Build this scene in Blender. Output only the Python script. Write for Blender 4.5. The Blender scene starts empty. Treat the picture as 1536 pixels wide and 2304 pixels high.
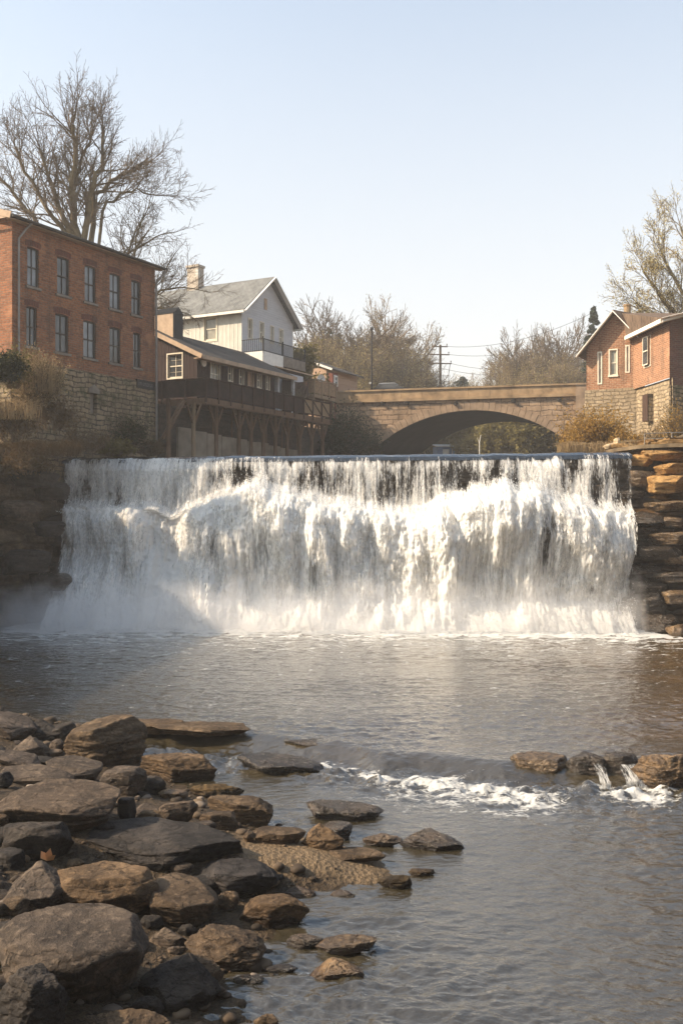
import bpy, math, random
import numpy as np
from mathutils import Vector, Matrix
R = math.radians
# ------------------------------------------------------------------ camera, sky, sun, exposure
F, CX, HY, EYE = 2240.0, 768.0, 1165.0, 4.2
sc = bpy.context.scene
cam_d = bpy.data.cameras.new('camera'); cam = bpy.data.objects.new('camera', cam_d)
sc.collection.objects.link(cam); sc.camera = cam
cam.location = (0, 0, EYE); cam.rotation_euler = (R(90), 0, 0)
cam_d.sensor_fit = 'VERTICAL'; cam_d.sensor_height = 36.0; cam_d.lens = 36.0 * F / 2304
cam_d.shift_y = (HY - 1152) / 2304.0
cam_d.clip_start = 0.1; cam_d.clip_end = 3000
SUN_EL, SUN_AZ = R(35), math.atan2(-0.12, -0.99)      # direction towards the sun, in plan
sdir = Vector((math.cos(SUN_EL) * math.cos(SUN_AZ), math.cos(SUN_EL) * math.sin(SUN_AZ), math.sin(SUN_EL)))
w = bpy.data.worlds.new("World"); sc.world = w; w.use_nodes = True
wn = w.node_tree; wn.nodes.clear()
sky = wn.nodes.new('ShaderNodeTexSky'); sky.sky_type = 'NISHITA'; sky.sun_disc = False
sky.sun_elevation = SUN_EL; sky.sun_rotation = math.atan2(sdir.x, sdir.y)
sky.air_density = 1.0; sky.dust_density = 3.0; sky.ozone_density = 1.0; sky.altitude = 100
hs = wn.nodes.new('ShaderNodeHueSaturation'); hs.inputs['Saturation'].default_value = 0.84
bg = wn.nodes.new('ShaderNodeBackground'); bg.inputs['Strength'].default_value = 0.15
wo = wn.nodes.new('ShaderNodeOutputWorld')
wc = wn.nodes.new('ShaderNodeTexCoord'); wsx = wn.nodes.new('ShaderNodeSeparateXYZ'); wmr = wn.nodes.new('ShaderNodeValToRGB'); wmx = wn.nodes.new('ShaderNodeMix')
wn.links.new(wc.outputs['Generated'], wsx.inputs[0]); wn.links.new(wsx.outputs[2], wmr.inputs[0])
wmr.color_ramp.elements[0].position = 0.0; wmr.color_ramp.elements[0].color = (.96,) * 3 + (1,)
wmr.color_ramp.elements[1].position = .64; wmr.color_ramp.elements[1].color = (0,) * 3 + (1,)
wmx.data_type = 'RGBA'; wmx.inputs[7].default_value = (3.42, 3.17, 2.92, 1)      # pale pinkish air low in the sky
wn.links.new(wmr.outputs[0], wmx.inputs[0]); wn.links.new(sky.outputs[0], hs.inputs['Color']); wmu = wn.nodes.new('ShaderNodeMix'); wmu.data_type = 'RGBA'; wmu.blend_type = 'MULTIPLY'; wmu.inputs[0].default_value = 1.0; wmu.inputs[7].default_value = (.93, 1.01, .98, 1); wn.links.new(hs.outputs[0], wmu.inputs[6]); wn.links.new(wmu.outputs[2], wmx.inputs[6]); wn.links.new(wmx.outputs[2], bg.inputs[0]); wn.links.new(bg.outputs[0], wo.inputs[0])
sl = bpy.data.lights.new('sun', 'SUN'); sl.energy = 4.3; sl.angle = R(0.6); sl.color = (1.0, 0.80, 0.58)
so = bpy.data.objects.new('sun', sl); sc.collection.objects.link(so)
so.rotation_euler = sdir.to_track_quat('Z', 'Y').to_euler()
vs = sc.view_settings; vs.view_transform = 'Standard'; vs.look = 'None'; vs.exposure = 1.05; vs.gamma = 1.0
sc.cycles.max_bounces = 8; sc.cycles.transparent_max_bounces = 24; sc.cycles.diffuse_bounces = 3
sc.cycles.volume_bounces = 3; sc.cycles.use_denoising = True
sc.cycles.sample_clamp_indirect = 6; sc.cycles.caustics_reflective = False; sc.cycles.caustics_refractive = False
sc.cycles.volume_step_rate = 1.0

# ------------------------------------------------------------------ helpers
COL = sc.collection
def P(px, py, Y):
    return Vector(((px - CX) * Y / F, Y, EYE - (py - HY) * Y / F))
def PZ(px, py, z):
    Y = (EYE - z) * F / (py - HY)
    return Vector(((px - CX) * Y / F, Y, z))
def tag(o, label=None, cat=None, group=None, kind=None):
    if label: o['label'] = label
    if cat: o['category'] = cat
    if group: o['group'] = group
    if kind: o['kind'] = kind
    return o
def empty(name, loc=(0, 0, 0), rz=0, label=None, cat=None, group=None):
    o = bpy.data.objects.new(name, None); COL.objects.link(o); o.empty_display_size = 0.2
    o.location = loc; o.rotation_euler = (0, 0, rz)
    return tag(o, label, cat, group)
def copy_tree(o, parent=None):
    c = o.copy(); COL.objects.link(c); c.parent = parent
    for ch in list(o.children): copy_tree(ch, c)
    return c
class MB:
    def __init__(s): s.v = []; s.f = []; s.n = 0
    def add(s, V, Fc):
        V = np.asarray(V, float); s.v.append(V)
        s.f += [tuple(i + s.n for i in f) for f in Fc]; s.n += len(V); return s
    def box(s, x0, x1, y0, y1, z0, z1):
        return s.add([(x0,y0,z0),(x1,y0,z0),(x1,y1,z0),(x0,y1,z0),(x0,y0,z1),(x1,y0,z1),(x1,y1,z1),(x0,y1,z1)],
              [(0,3,2,1),(4,5,6,7),(0,1,5,4),(1,2,6,5),(2,3,7,6),(3,0,4,7)])
    def tube(s, pts, rad, k=6, caps=True):
        pts = np.asarray(pts, float); n = len(pts)
        rad = np.full(n, rad) if np.isscalar(rad) else np.asarray(rad, float)
        t = np.zeros_like(pts); t[1:-1] = pts[2:] - pts[:-2]; t[0] = pts[1] - pts[0]; t[-1] = pts[-1] - pts[-2]
        t /= (np.linalg.norm(t, axis=1)[:, None] + 1e-9)
        m = t.mean(0); ref = np.array((0, 0, 1.)) if abs(m[2]) < .8 * np.linalg.norm(m) + 1e-9 else np.array((1., 0, 0))
        a = np.cross(t, ref); a /= (np.linalg.norm(a, axis=1)[:, None] + 1e-9); b = np.cross(t, a)
        th = np.arange(k) * 2 * np.pi / k
        V = pts[:, None, :] + rad[:, None, None] * (a[:, None, :] * np.cos(th)[None, :, None] + b[:, None, :] * np.sin(th)[None, :, None])
        V = V.reshape(-1, 3); f = []
        for i in range(n - 1):
            for j in range(k):
                j2 = (j + 1) % k
                f.append((i*k+j, i*k+j2, (i+1)*k+j2, (i+1)*k+j))
        if caps: f += [tuple(range(k)), tuple(range((n-1)*k, n*k))[::-1]]
        return s.add(V, f)
    def bar(s, a, b, w, h=None, up=(0, 0, 1)):
        h = h or w; a = Vector(a); b = Vector(b); d = (b - a).normalized(); up = Vector(up)
        if abs(d.dot(up)) > .98: up = Vector((1, 0, 0))
        x = d.cross(up).normalized(); y = x.cross(d)
        V = [p + x * sx * w/2 + y * sy * h/2 for p in (a, b) for sx, sy in ((-1,-1),(1,-1),(1,1),(-1,1))]
        return s.add(V, [(0,1,2,3),(7,6,5,4),(0,4,5,1),(1,5,6,2),(2,6,7,3),(3,7,4,0)])
    def prism(s, poly, y0, y1):      # poly in (x,z), extruded along y
        n = len(poly); V = [(x, y0, z) for x, z in poly] + [(x, y1, z) for x, z in poly]
        return s.add(V, [tuple(range(n)), tuple(range(n, 2*n))[::-1]] + [((i+1) % n, i, n+i, n+(i+1) % n) for i in range(n)])
    def mesh(s, name, smooth=False):
        me = bpy.data.meshes.new(name)
        V = np.concatenate(s.v) if s.v else np.zeros((0, 3))
        me.from_pydata([tuple(p) for p in V] if len(V) < 50000 else V.tolist(), [], s.f)
        if smooth: me.polygons.foreach_set('use_smooth', np.ones(len(me.polygons), bool))
        me.update(); return me
    def build(s, name, m, parent=None, smooth=False):
        me = s.mesh(name, smooth); me.materials.append(m)
        o = bpy.data.objects.new(name, me); COL.objects.link(o); o.parent = parent
        return o
def grid_mesh(name, X, Y, Z, mat, attrs=None, uv=None, smooth=True, parent=None, keep=None):
    """regular grid of points (rows, cols) -> mesh object, numpy fast"""
    r, c = X.shape
    co = np.stack([X, Y, Z], -1).reshape(-1, 3).astype(np.float32)
    idx = np.arange(r * c).reshape(r, c)
    q = np.stack([idx[:-1, :-1], idx[:-1, 1:], idx[1:, 1:], idx[1:, :-1]], -1).reshape(-1, 4)
    if keep is not None:
        kq = (keep[:-1, :-1] & keep[:-1, 1:] & keep[1:, 1:] & keep[1:, :-1]).reshape(-1); q = q[kq]
    me = bpy.data.meshes.new(name)
    me.vertices.add(len(co)); me.vertices.foreach_set('co', co.ravel())
    me.loops.add(q.size); me.loops.foreach_set('vertex_index', q.ravel().astype(np.int32))
    me.polygons.add(len(q)); me.polygons.foreach_set('loop_start', np.arange(0, q.size, 4, dtype=np.int32))
    try: me.polygons.foreach_set('loop_total', np.full(len(q), 4, np.int32))
    except Exception: pass
    me.update(calc_edges=True); me.validate()
    me.polygons.foreach_set('use_smooth', np.full(len(me.polygons), smooth))
    for k, a in (attrs or {}).items():
        at = me.attributes.new(k, 'FLOAT', 'POINT'); at.data.foreach_set('value', a.reshape(-1).astype(np.float32))
    if uv is not None:
        ul = me.uv_layers.new(name='UVMap'); fl = np.stack(uv, -1).reshape(-1, 2).astype(np.float32)
        li = np.empty(len(me.loops), np.int32); me.loops.foreach_get('vertex_index', li)
        ul.data.foreach_set('uv', fl[li].ravel())
    me.materials.append(mat)
    o = bpy.data.objects.new(name, me); COL.objects.link(o); o.parent = parent
    return o
# ---- numpy gradient noise
_rs = np.random.RandomState(7); _perm = _rs.permutation(256); _perm = np.concatenate([_perm, _perm, _perm])
_g3 = _rs.normal(size=(256, 3)); _g3 /= np.linalg.norm(_g3, axis=1)[:, None]
def noise3(x, y, z):
    x, y, z = np.broadcast_arrays(np.asarray(x, float), np.asarray(y, float), np.asarray(z, float))
    xi, yi, zi = np.floor(x).astype(int), np.floor(y).astype(int), np.floor(z).astype(int)
    xf, yf, zf = x - xi, y - yi, z - zi
    u, v, w_ = (t * t * t * (t * (t * 6 - 15) + 10) for t in (xf, yf, zf))
    xi &= 255; yi &= 255; zi &= 255
    def g(dx, dy, dz):
        h = _perm[_perm[_perm[(xi + dx) & 255] + ((yi + dy) & 255)] + ((zi + dz) & 255)]
        G = _g3[h]; return G[..., 0] * (xf - dx) + G[..., 1] * (yf - dy) + G[..., 2] * (zf - dz)
    l = lambda a, b, t: a + (b - a) * t
    return 1.6 * l(l(l(g(0,0,0), g(1,0,0), u), l(g(0,1,0), g(1,1,0), u), v), l(l(g(0,0,1), g(1,0,1), u), l(g(0,1,1), g(1,1,1), u), v), w_)
def fbm(x, y, z, o=4, lac=2.03, gain=.5):
    s = 0; a = 1; n = 0
    for i in range(o):
        s = s + a * noise3(x + 17.3*i, y - 9.1*i, z + 3.7*i); n += a; a *= gain; x = x*lac; y = y*lac; z = z*lac
    return s / n
def ridged(x, y, z, o=4):
    s = 0; a = 1; n = 0
    for i in range(o):
        s = s + a * (1 - 2*np.abs(noise3(x + 7.3*i, y, z))); n += a; a *= .5; x = x*2.1; y = y*2.1; z = z*2.1
    return s / n
def sst(a, b, x):
    t = np.clip((x - a) / (b - a), 0, 1); return t * t * (3 - 2 * t)
# ------------------------------------------------------------------ materials
class NT:
    def __init__(s, name):
        s.m = bpy.data.materials.new(name); s.m.use_nodes = True; s.t = s.m.node_tree; s.t.nodes.clear()
        s.out = s.t.nodes.new('ShaderNodeOutputMaterial')
    def n(s, typ, ins=None, **kw):
        nd = s.t.nodes.new('ShaderNode' + typ)
        for k, v in kw.items(): setattr(nd, k, v)
        for k, v in (ins or {}).items(): s.put(nd, k, v)
        return nd
    def put(s, nd, k, v):
        i = nd.inputs[k]
        if isinstance(v, bpy.types.NodeSocket): s.t.links.new(v, i)
        elif isinstance(v, bpy.types.Node): s.t.links.new(v.outputs[0], i)
        else:
            if isinstance(v, tuple) and len(v) == 3 and len(getattr(i, 'default_value', (0,0,0))) == 4: v = v + (1,)
            i.default_value = v
    def coord(s, kind='Object'): return s.n('TexCoord').outputs[kind]
    def mapv(s, vec, scale=(1,1,1), loc=(0,0,0)):
        return s.n('Mapping', {'Vector': vec, 'Scale': scale, 'Location': loc}).outputs[0]
    def noise(s, vec, scale, detail=4, rough=.55, dist=0):
        return s.n('TexNoise', {'Vector': vec, 'Scale': scale, 'Detail': detail, 'Roughness': rough, 'Distortion': dist})
    def ramp(s, fac, stops, interp='LINEAR'):
        r = s.n('ValToRGB', {'Fac': fac}); cr = r.color_ramp; cr.interpolation = interp
        while len(cr.elements) < len(stops): cr.elements.new(.5)
        for e, (p, c) in zip(cr.elements, stops):
            e.position = p; e.color = (c, c, c, 1) if np.isscalar(c) else tuple(c) + (1,)
        return r.outputs[0]
    def mix(s, f, a, b, mode='MIX'):
        nd = s.n('Mix', data_type='RGBA', blend_type=mode)
        s.put(nd, 0, f); s.put(nd, 6, a if not isinstance(a, tuple) else a + (1,)); s.put(nd, 7, b if not isinstance(b, tuple) else b + (1,))
        return nd.outputs[2]
    def math(s, op, a, b=0.0, c=0.0):
        nd = s.n('Math', operation=op)
        s.put(nd, 0, a); s.put(nd, 1, b); s.put(nd, 2, c)
        return nd.outputs[0]
    def bump(s, h, strength=.5, dist=.02, nrm=None):
        ins = {'Height': h, 'Strength': strength, 'Distance': dist}
        if nrm is not None: ins['Normal'] = nrm
        return s.n('Bump', ins).outputs[0]
    def pbr(s, col, rough=.8, nrm=None, **kw):
        ins = {'Base Color': col, 'Roughness': rough}
        if nrm is not None: ins['Normal'] = nrm
        ins['Specular IOR Level'] = .18
        ins.update(kw)
        b = s.n('BsdfPrincipled', ins); s.t.links.new(b.outputs[0], s.out.inputs[0]); return s.m
    def surf(s, sh): s.t.links.new(sh if isinstance(sh, bpy.types.NodeSocket) else sh.outputs[0], s.out.inputs[0]); return s.m
def m_simple(name, col, rough=.7, var=.25, scale=3, bump=.2, **kw):
    t = NT(name); c = t.coord(); n1 = t.noise(c, scale, 5)
    lo = tuple(x * (1 - var) for x in col); hi = tuple(min(1, x * (1 + var)) for x in col)
    return t.pbr(t.ramp(n1, [(.3, lo), (.7, hi)]), rough, t.bump(t.noise(c, scale * 8, 3), bump, .01), **kw)
def wallvec(t):
    c = t.coord(); sp = t.n('SeparateXYZ', {0: c})
    return t.n('CombineXYZ', {0: t.math('ADD', sp.outputs[0], sp.outputs[1]), 1: sp.outputs[2], 2: 0.0}).outputs[0]
def m_brick(name, c1, c2, mortar, bw=.27, bh=.10, worn=.5, mort=.014):
    t = NT(name); v = wallvec(t)
    nz = t.noise(v, 2.2, 3); dv = t.n('VectorMath', {0: v, 1: t.n('VectorMath', {0: nz.outputs[1], 3: .035}, operation='SCALE').outputs[0]}, operation='ADD').outputs[0]
    br = t.n('TexBrick', {'Vector': dv, 'Color1': c1, 'Color2': c2, 'Mortar': mortar, 'Scale': 1.0, 'Mortar Size': mort, 'Mortar Smooth': .3, 'Bias': -.1, 'Brick Width': bw, 'Row Height': bh})
    big = t.noise(v, .45, 5, .65); med = t.noise(t.mapv(v, (1.5, 4, 1)), 1.3, 5, .7)
    col = t.mix(t.math('MULTIPLY', t.ramp(big, [(.42, 0), (.68, 1)]), .45 * worn * 2), br.outputs[0], t.mix(.55, br.outputs[0], (.10, .07, .06)))
    col = t.mix(t.ramp(med, [(.54, 0), (.72, .6 * worn)]), col, (.40, .27, .19))
    col = t.mix(t.ramp(t.noise(v, 9, 3), [(.5, 0), (.75, .6)]), col, (.06, .03, .022))
    st = t.noise(t.mapv(v, (1.1, .16, 1)), 1.6, 6, .7); col = t.mix(t.ramp(st, [(.50, 0), (.68, .55)]), col, (.075, .055, .04))
    pt = t.noise(v, .75, 3, .5); col = t.mix(t.ramp(pt, [(.60, 0), (.66, .40)]), col, tuple(min(1, x * 1.5) for x in c1[:1]) + (c1[1] * 1.9, c1[2] * 2.2))
    h = t.math('SUBTRACT', t.math('MULTIPLY', t.noise(v, 22, 4), .7), br.outputs[1])
    return t.pbr(col, .9, t.bump(h, .9, .03))
def m_stone(name, c1, c2, mortar, bw=.62, bh=.27, dist=.16, bump=.06, moss=0.0):
    t = NT(name); v = wallvec(t)
    nz = t.noise(v, 1.7, 3); off = t.n('VectorMath', {0: t.n('VectorMath', {0: nz.outputs[1], 1: (.5, .5, .5)}, operation='SUBTRACT').outputs[0], 3: dist}, operation='SCALE').outputs[0]
    dv = t.n('VectorMath', {0: v, 1: off}, operation='ADD').outputs[0]
    br = t.n('TexBrick', {'Vector': dv, 'Color1': c1, 'Color2': c2, 'Mortar': mortar, 'Scale': 1.0, 'Mortar Size': .030, 'Mortar Smooth': .3, 'Bias': 0.0, 'Brick Width': bw, 'Row Height': bh}, squash=1.35, squash_frequency=3, offset_frequency=2)
    big = t.noise(v, .8, 5, .65)
    col = t.mix(t.ramp(big, [(.4, 0), (.7, .55)]), br.outputs[0], tuple(x * .45 for x in c1))
    col = t.mix(t.ramp(t.noise(v, 6, 5, .7), [(.45, 0), (.75, .5)]), col, tuple(min(1, x * 1.35) for x in c2))
    st = t.noise(t.mapv(v, (1.2, .14, 1)), 1.3, 6, .7); col = t.mix(t.ramp(st, [(.5, 0), (.7, .6)]), col, tuple(x * .30 for x in c1))
    if moss: col = t.mix(t.ramp(t.noise(v, 1.3, 6, .7), [(.5, 0), (.66, moss)]), col, (.035, .045, .015))
    h = t.math('SUBTRACT', t.math('ADD', t.math('MULTIPLY', t.noise(v, 5, 5), .8), t.math('MULTIPLY', t.noise(v, 30, 3), .2)), br.outputs[1])
    return t.pbr(col, .92, t.bump(h, .8, bump))
def m_siding(name, col, pitch=.13, vertical=False, dirt=.3):
    t = NT(name); v = wallvec(t); sp = t.n('SeparateXYZ', {0: v})
    q = t.math('FRACT', t.math('DIVIDE', sp.outputs[0 if vertical else 1], pitch))
    edge = t.ramp(q, [(0, 0), (.12, 1), (.88, 1), (1, .6)]) if not vertical else t.ramp(q, [(0, 1), (.2, 1), (.26, 0), (.95, 0), (1, 1)])
    n1 = t.noise(t.mapv(v, (1, .35, 1) if vertical else (.35, 1, 1)), 3.5, 6, .7)
    c = t.mix(t.ramp(n1, [(.42, 0), (.72, dirt)]), col, tuple(x * .45 for x in col))
    return t.pbr(c, .75, t.bump(edge, .9, .03))
def m_shingle(name, c1, c2):
    t = NT(name); c = t.coord()
    br = t.n('TexBrick', {'Vector': c, 'Color1': c1, 'Color2': c2, 'Mortar': tuple(x*.35 for x in c1), 'Scale': 1.0, 'Mortar Size': .012, 'Brick Width': .33, 'Row Height': .16})
    n1 = t.noise(c, 1.4, 6, .7)
    col = t.mix(t.ramp(n1, [(.4, 0), (.7, .5)]), br.outputs[0], tuple(min(1, x*1.7) for x in c2))
    return t.pbr(col, .9, t.bump(t.math('SUBTRACT', t.noise(c, 30), br.outputs[1]), .5, .02))
def m_wood(name, c1, c2, rough=.85, sc_=(14, 14, 1.2)):
    t = NT(name); c = t.coord(); n1 = t.noise(t.mapv(c, sc_), 1.5, 5, .65, .6)
    return t.pbr(t.ramp(n1, [(.3, c1), (.7, c2)]), rough, t.bump(n1, .5, .01))
def m_rock(name, c1, c2, c3, strata=.5, wet=0.0, sc_=1.0, lichen=.45, rough=.85, bmp=.10, tint=None):
    """weathered layered sandstone: large tonal patches, thin bedding lines, pits, lichen specks"""
    t = NT(name); c = t.coord(); g = t.n('ObjectInfo').outputs['Random']
    cc = t.n('VectorMath', {0: c, 1: t.n('CombineXYZ', {0: t.math('MULTIPLY', g, 37.0), 1: t.math('MULTIPLY', g, 11.0), 2: 0.0}).outputs[0]}, operation='ADD').outputs[0]
    a = t.noise(cc, 1.6 * sc_, 7, .62, .3); b = t.noise(t.mapv(cc, (1, 1, 7)), 1.7 * sc_, 6, .6, .4); d = t.noise(cc, 11 * sc_, 6, .7); e = t.noise(cc, 45 * sc_, 4, .7)
    col = t.ramp(a, [(.32, c1), (.5, c2), (.68, c3)])
    col = t.mix(t.ramp(b, [(.42, .0), (.6, .55)]), col, tuple(x * .45 for x in c1))
    col = t.mix(t.ramp(d, [(.52, 0), (.66, lichen)]), col, tuple(min(1, x * 1.5) for x in c3))
    col = t.mix(t.ramp(e, [(.58, 0), (.7, .55)]), col, tuple(x * .3 for x in c1))
    wv = t.n('VectorMath', {0: t.mapv(cc, (1, 1, 3.2)), 1: t.n('VectorMath', {0: a.outputs[1], 3: 1.1}, operation='SCALE').outputs[0]}, operation='ADD').outputs[0]
    vr = t.n('TexVoronoi', {'Vector': wv, 'Scale': 2.1 * sc_}, feature='DISTANCE_TO_EDGE')
    crk = t.math('MULTIPLY', t.ramp(vr.outputs[0], [(.0, 1), (.022, 0)]), t.ramp(a, [(.42, 0), (.55, 1)]))
    col = t.mix(t.math('MULTIPLY', crk, .8), col, tuple(x * .22 for x in c1))
    col = t.mix(1.0, col, t.ramp(g, [(0, (.86, .86, .9)), (.5, (1, 1, 1)), (1, (1.0, .92, .82))]), 'MULTIPLY')
    h = t.math('SUBTRACT', t.math('ADD', t.math('ADD', t.math('MULTIPLY', b, strata * 1.2), t.math('MULTIPLY', d, .45)), t.math('MULTIPLY', e, .18)), t.math('MULTIPLY', crk, .5))
    r = t.ramp(d, [(.35, max(.12, rough - wet * .65)), (.65, min(1, rough - wet * .3))])
    # rock splashed by the river stays dark and shiny just above the water
    pz = t.n('SeparateXYZ', {0: t.n('NewGeometry').outputs['Position']}).outputs[2]
    wk = t.n('MapRange', {'Value': t.math('ADD', pz, t.math('MULTIPLY', t.math('SUBTRACT', a.outputs[0], .5), .25)), 'From Min': -.20, 'From Max': -.10, 'To Min': 1.0, 'To Max': 0.0}).outputs[0]
    col = t.mix(wk, col, t.mix(1.0, col, (.38, .34, .30), 'MULTIPLY')); r = t.mix(wk, r, (.28, .28, .28))
    return t.pbr(col, r, t.bump(h, .85, bmp), **{'Specular IOR Level': .5 if wet else .25})
M = {}
M['brick'] = m_brick('red_brick', (.35, .135, .062), (.20, .078, .040), (.24, .165, .11), worn=.6)
M['brick_arch'] = m_brick('dark_red_soldier_brick', (.20, .07, .045), (.15, .055, .04), (.10, .06, .05), bw=.08, bh=.3, worn=.15)
M['brick_r'] = m_brick('salmon_brick', (.37, .175, .095), (.25, .115, .065), (.44, .31, .20), worn=.5)
M['brick_shade'] = m_brick('shaded_house_brick', (.16, .06, .04), (.11, .045, .035), (.16, .12, .09))  # house brick darkened to paint shade onto the end wall
M['stone'] = m_stone('coursed_rubble_stone', (.21, .155, .098), (.32, .245, .155), (.05, .04, .03), bw=.5, bh=.22, dist=.3, moss=.8)
M['stone_r'] = m_stone('warm_rubble_stone', (.25, .195, .125), (.38, .30, .20), (.15, .115, .075), bw=.44, bh=.2, dist=.3)
M['stone_b'] = m_stone('bridge_ashlar', (.24, .165, .105), (.42, .30, .20), (.10, .07, .045), bw=.8, bh=.36, dist=.28)
M['cap'] = m_simple('weathered_parapet_stone', (.29, .20, .115), .9, .45, 1.3, .6)
M['vous'] = m_simple('arch_stone', (.28, .20, .135), .9, .35, 1.6, .6)
M['soffit'] = m_simple('dark_arch_vault', (.022, .02, .019), .95, .3, 1)  # near-black brown for the vault and the drain spouts
M['sill'] = m_simple('grey_stone_sill', (.20, .17, .14), .9)
M['glass'] = None
def m_glass(name, col, rough=.08, curtain=None):
    t = NT(name); c = t.coord()
    n1 = t.noise(c, 1.1, 4); base = t.ramp(n1, [(.35, col), (.7, tuple(x * 2.2 for x in col))])
    return t.pbr(base, rough, t.bump(t.noise(c, 1.7, 2), .25, .03), **{'Specular IOR Level': .6, 'IOR': 1.5})
M['glass'] = m_glass('old_window_glass', (.035, .037, .04))
M['glass_s'] = m_glass('painted_sky_window_glass', (.10, .11, .12))  # paler base colour stands in for sky reflected in the panes
M['glass_w'] = m_glass('curtained_window_glass', (.16, .15, .12))
M['frame_d'] = m_simple('dark_painted_window_wood', (.055, .048, .042), .6)
M['frame_w'] = m_simple('cream_painted_window_wood', (.62, .56, .45), .6, .15)
M['tan_trim'] = m_simple('tan_painted_trim', (.40, .29, .20), .7, .2)
M['white_trim'] = m_simple('white_painted_trim', (.72, .69, .63), .6, .12)
M['pipe'] = m_simple('galvanised_downpipe', (.23, .21, .19), .55, .2)
M['roof_d'] = m_shingle('dark_roof_felt', (.045, .04, .038), (.06, .055, .05))
M['roof_g'] = m_shingle('grey_shingle', (.115, .118, .118), (.165, .168, .162))
M['roof_b'] = m_shingle('brown_shingle', (.085, .06, .045), (.15, .105, .075))
M['maroon'] = m_siding('maroon_board_siding', (.028, .013, .011), .24, True, .5)  # base colour darkened to stand for mill shade on the front wall
M['white_v'] = m_siding('white_board_and_batten', (.56, .54, .48), .30, True, .35)
M['white_h'] = m_siding('white_clapboard', (.52, .52, .53), .15, False, .3)
M['tan_wall'] = m_siding('tan_stucco_wall', (.40, .27, .19), .5, False, .3)
M['wood_dk'] = m_wood('dark_stained_timber', (.035, .02, .015), (.07, .04, .028))
M['wood_br'] = m_wood('brown_weathered_timber', (.085, .05, .03), (.20, .125, .075))
M['wood_lt'] = m_wood('pale_weathered_timber', (.20, .14, .085), (.34, .25, .16))
M['screen'] = m_simple('dark_mesh_railing_panel', (.045, .028, .022), .9, .4, 2)
M['concrete'] = m_simple('stained_concrete_panel', (.25, .21, .16), .9, .35, 1.2, .4)
M['black'] = m_simple('black_paint', (.012, .012, .013), .5)
M['metal'] = m_simple('grey_steel_rail', (.20, .18, .16), .5, .2, 5, .2, Metallic=.6)
M['iron'] = m_simple('black_iron_rail', (.02, .018, .017), .5)
M['pole'] = m_simple('weathered_utility_pole', (.12, .085, .06), .85)
M['rock'] = m_rock('grey_brown_sandstone', (.036, .027, .021), (.082, .061, .045), (.155, .116, .083))
M['rock_d'] = m_rock('dark_shale', (.016, .014, .013), (.033, .028, .025), (.065, .054, .046), lichen=.35)
M['rock_t'] = m_rock('tan_sandstone', (.05, .032, .019), (.105, .07, .04), (.19, .13, .078))
M['rock_o'] = m_rock('ochre_sandstone', (.20, .105, .035), (.36, .20, .07), (.46, .29, .12), strata=.8)
M['rock_w'] = m_rock('wet_dark_rock', (.02, .015, .011), (.045, .033, .022), (.09, .065, .042), wet=1, rough=.6)
M['rock_wt'] = m_rock('wet_brown_rock', (.06, .037, .018), (.13, .083, .042), (.24, .16, .08), wet=.8, rough=.7)
M['rock_m'] = m_rock('mossy_brown_rock', (.03, .02, .009), (.07, .045, .018), (.12, .08, .035), rough=.95)
# ================================================================== terrain, water, cliffs
WL, WU = -0.25, 6.78            # lower foreground water, river above the falls (pool below the falls is 0)
_sy = np.array([0, 6, 8.8, 10.7, 11.6, 12.3, 13.0, 13.7, 14.6, 16.2, 18.6, 19.8, 21.1, 22.5, 26, 30, 45])
_sx = np.array([-1.3, -1.2, -1.13, -1.15, -1.0, .25, .05, -.7, -1.4, -2.7, -3.7, -5.3, -7.0, -9.0, -11.5, -12.4, -13])
def shore(Y): return np.interp(Y, _sy, _sx)
_cpx = [(380,1640),(560,1652),(650,1664),(760,1676),(860,1694),(1000,1700),(1130,1718),(1250,1712),(1400,1712),(1560,1722),(1900,1740),(2500,1760)]
_cp = [PZ(a, b, 0.0) for a, b in _cpx]
_cx = np.array([-30] + [p.x for p in _cp]); _cy = np.array([21.0] + [p.y for p in _cp])
def crest(X): return np.interp(X, _cx, _cy) + .12 * noise3(X * 1.1, 3.3, 0)
def bed(X, Y):
    s = shore(Y) - X + .25 * fbm(X * .8, Y * .8, 5, 3)
    lvl = np.where(Y > 20, 0.0, WL)
    z = np.where(s > 0, .17 * s, .14 * s)
    z = np.clip(z, -1.1, 1.0) + lvl + .03
    bar = np.exp(-((X + .25) / .75) ** 2 - ((Y - 12.7) / .75) ** 2) * .10
    z = z + bar + .035 * fbm(X * 3, Y * 3, 1, 4)
    c = crest(X); ridge = np.exp(-((Y - c + .15) / .5) ** 2) * sst(-4.5, -1.0, X)
    z = np.where(s < 0, np.maximum(z, z * (1 - ridge) + (-.20) * ridge), z)
    return z
def bed1(x, y): return float(bed(np.array([float(x)]), np.array([float(y)]))[0])
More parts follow.
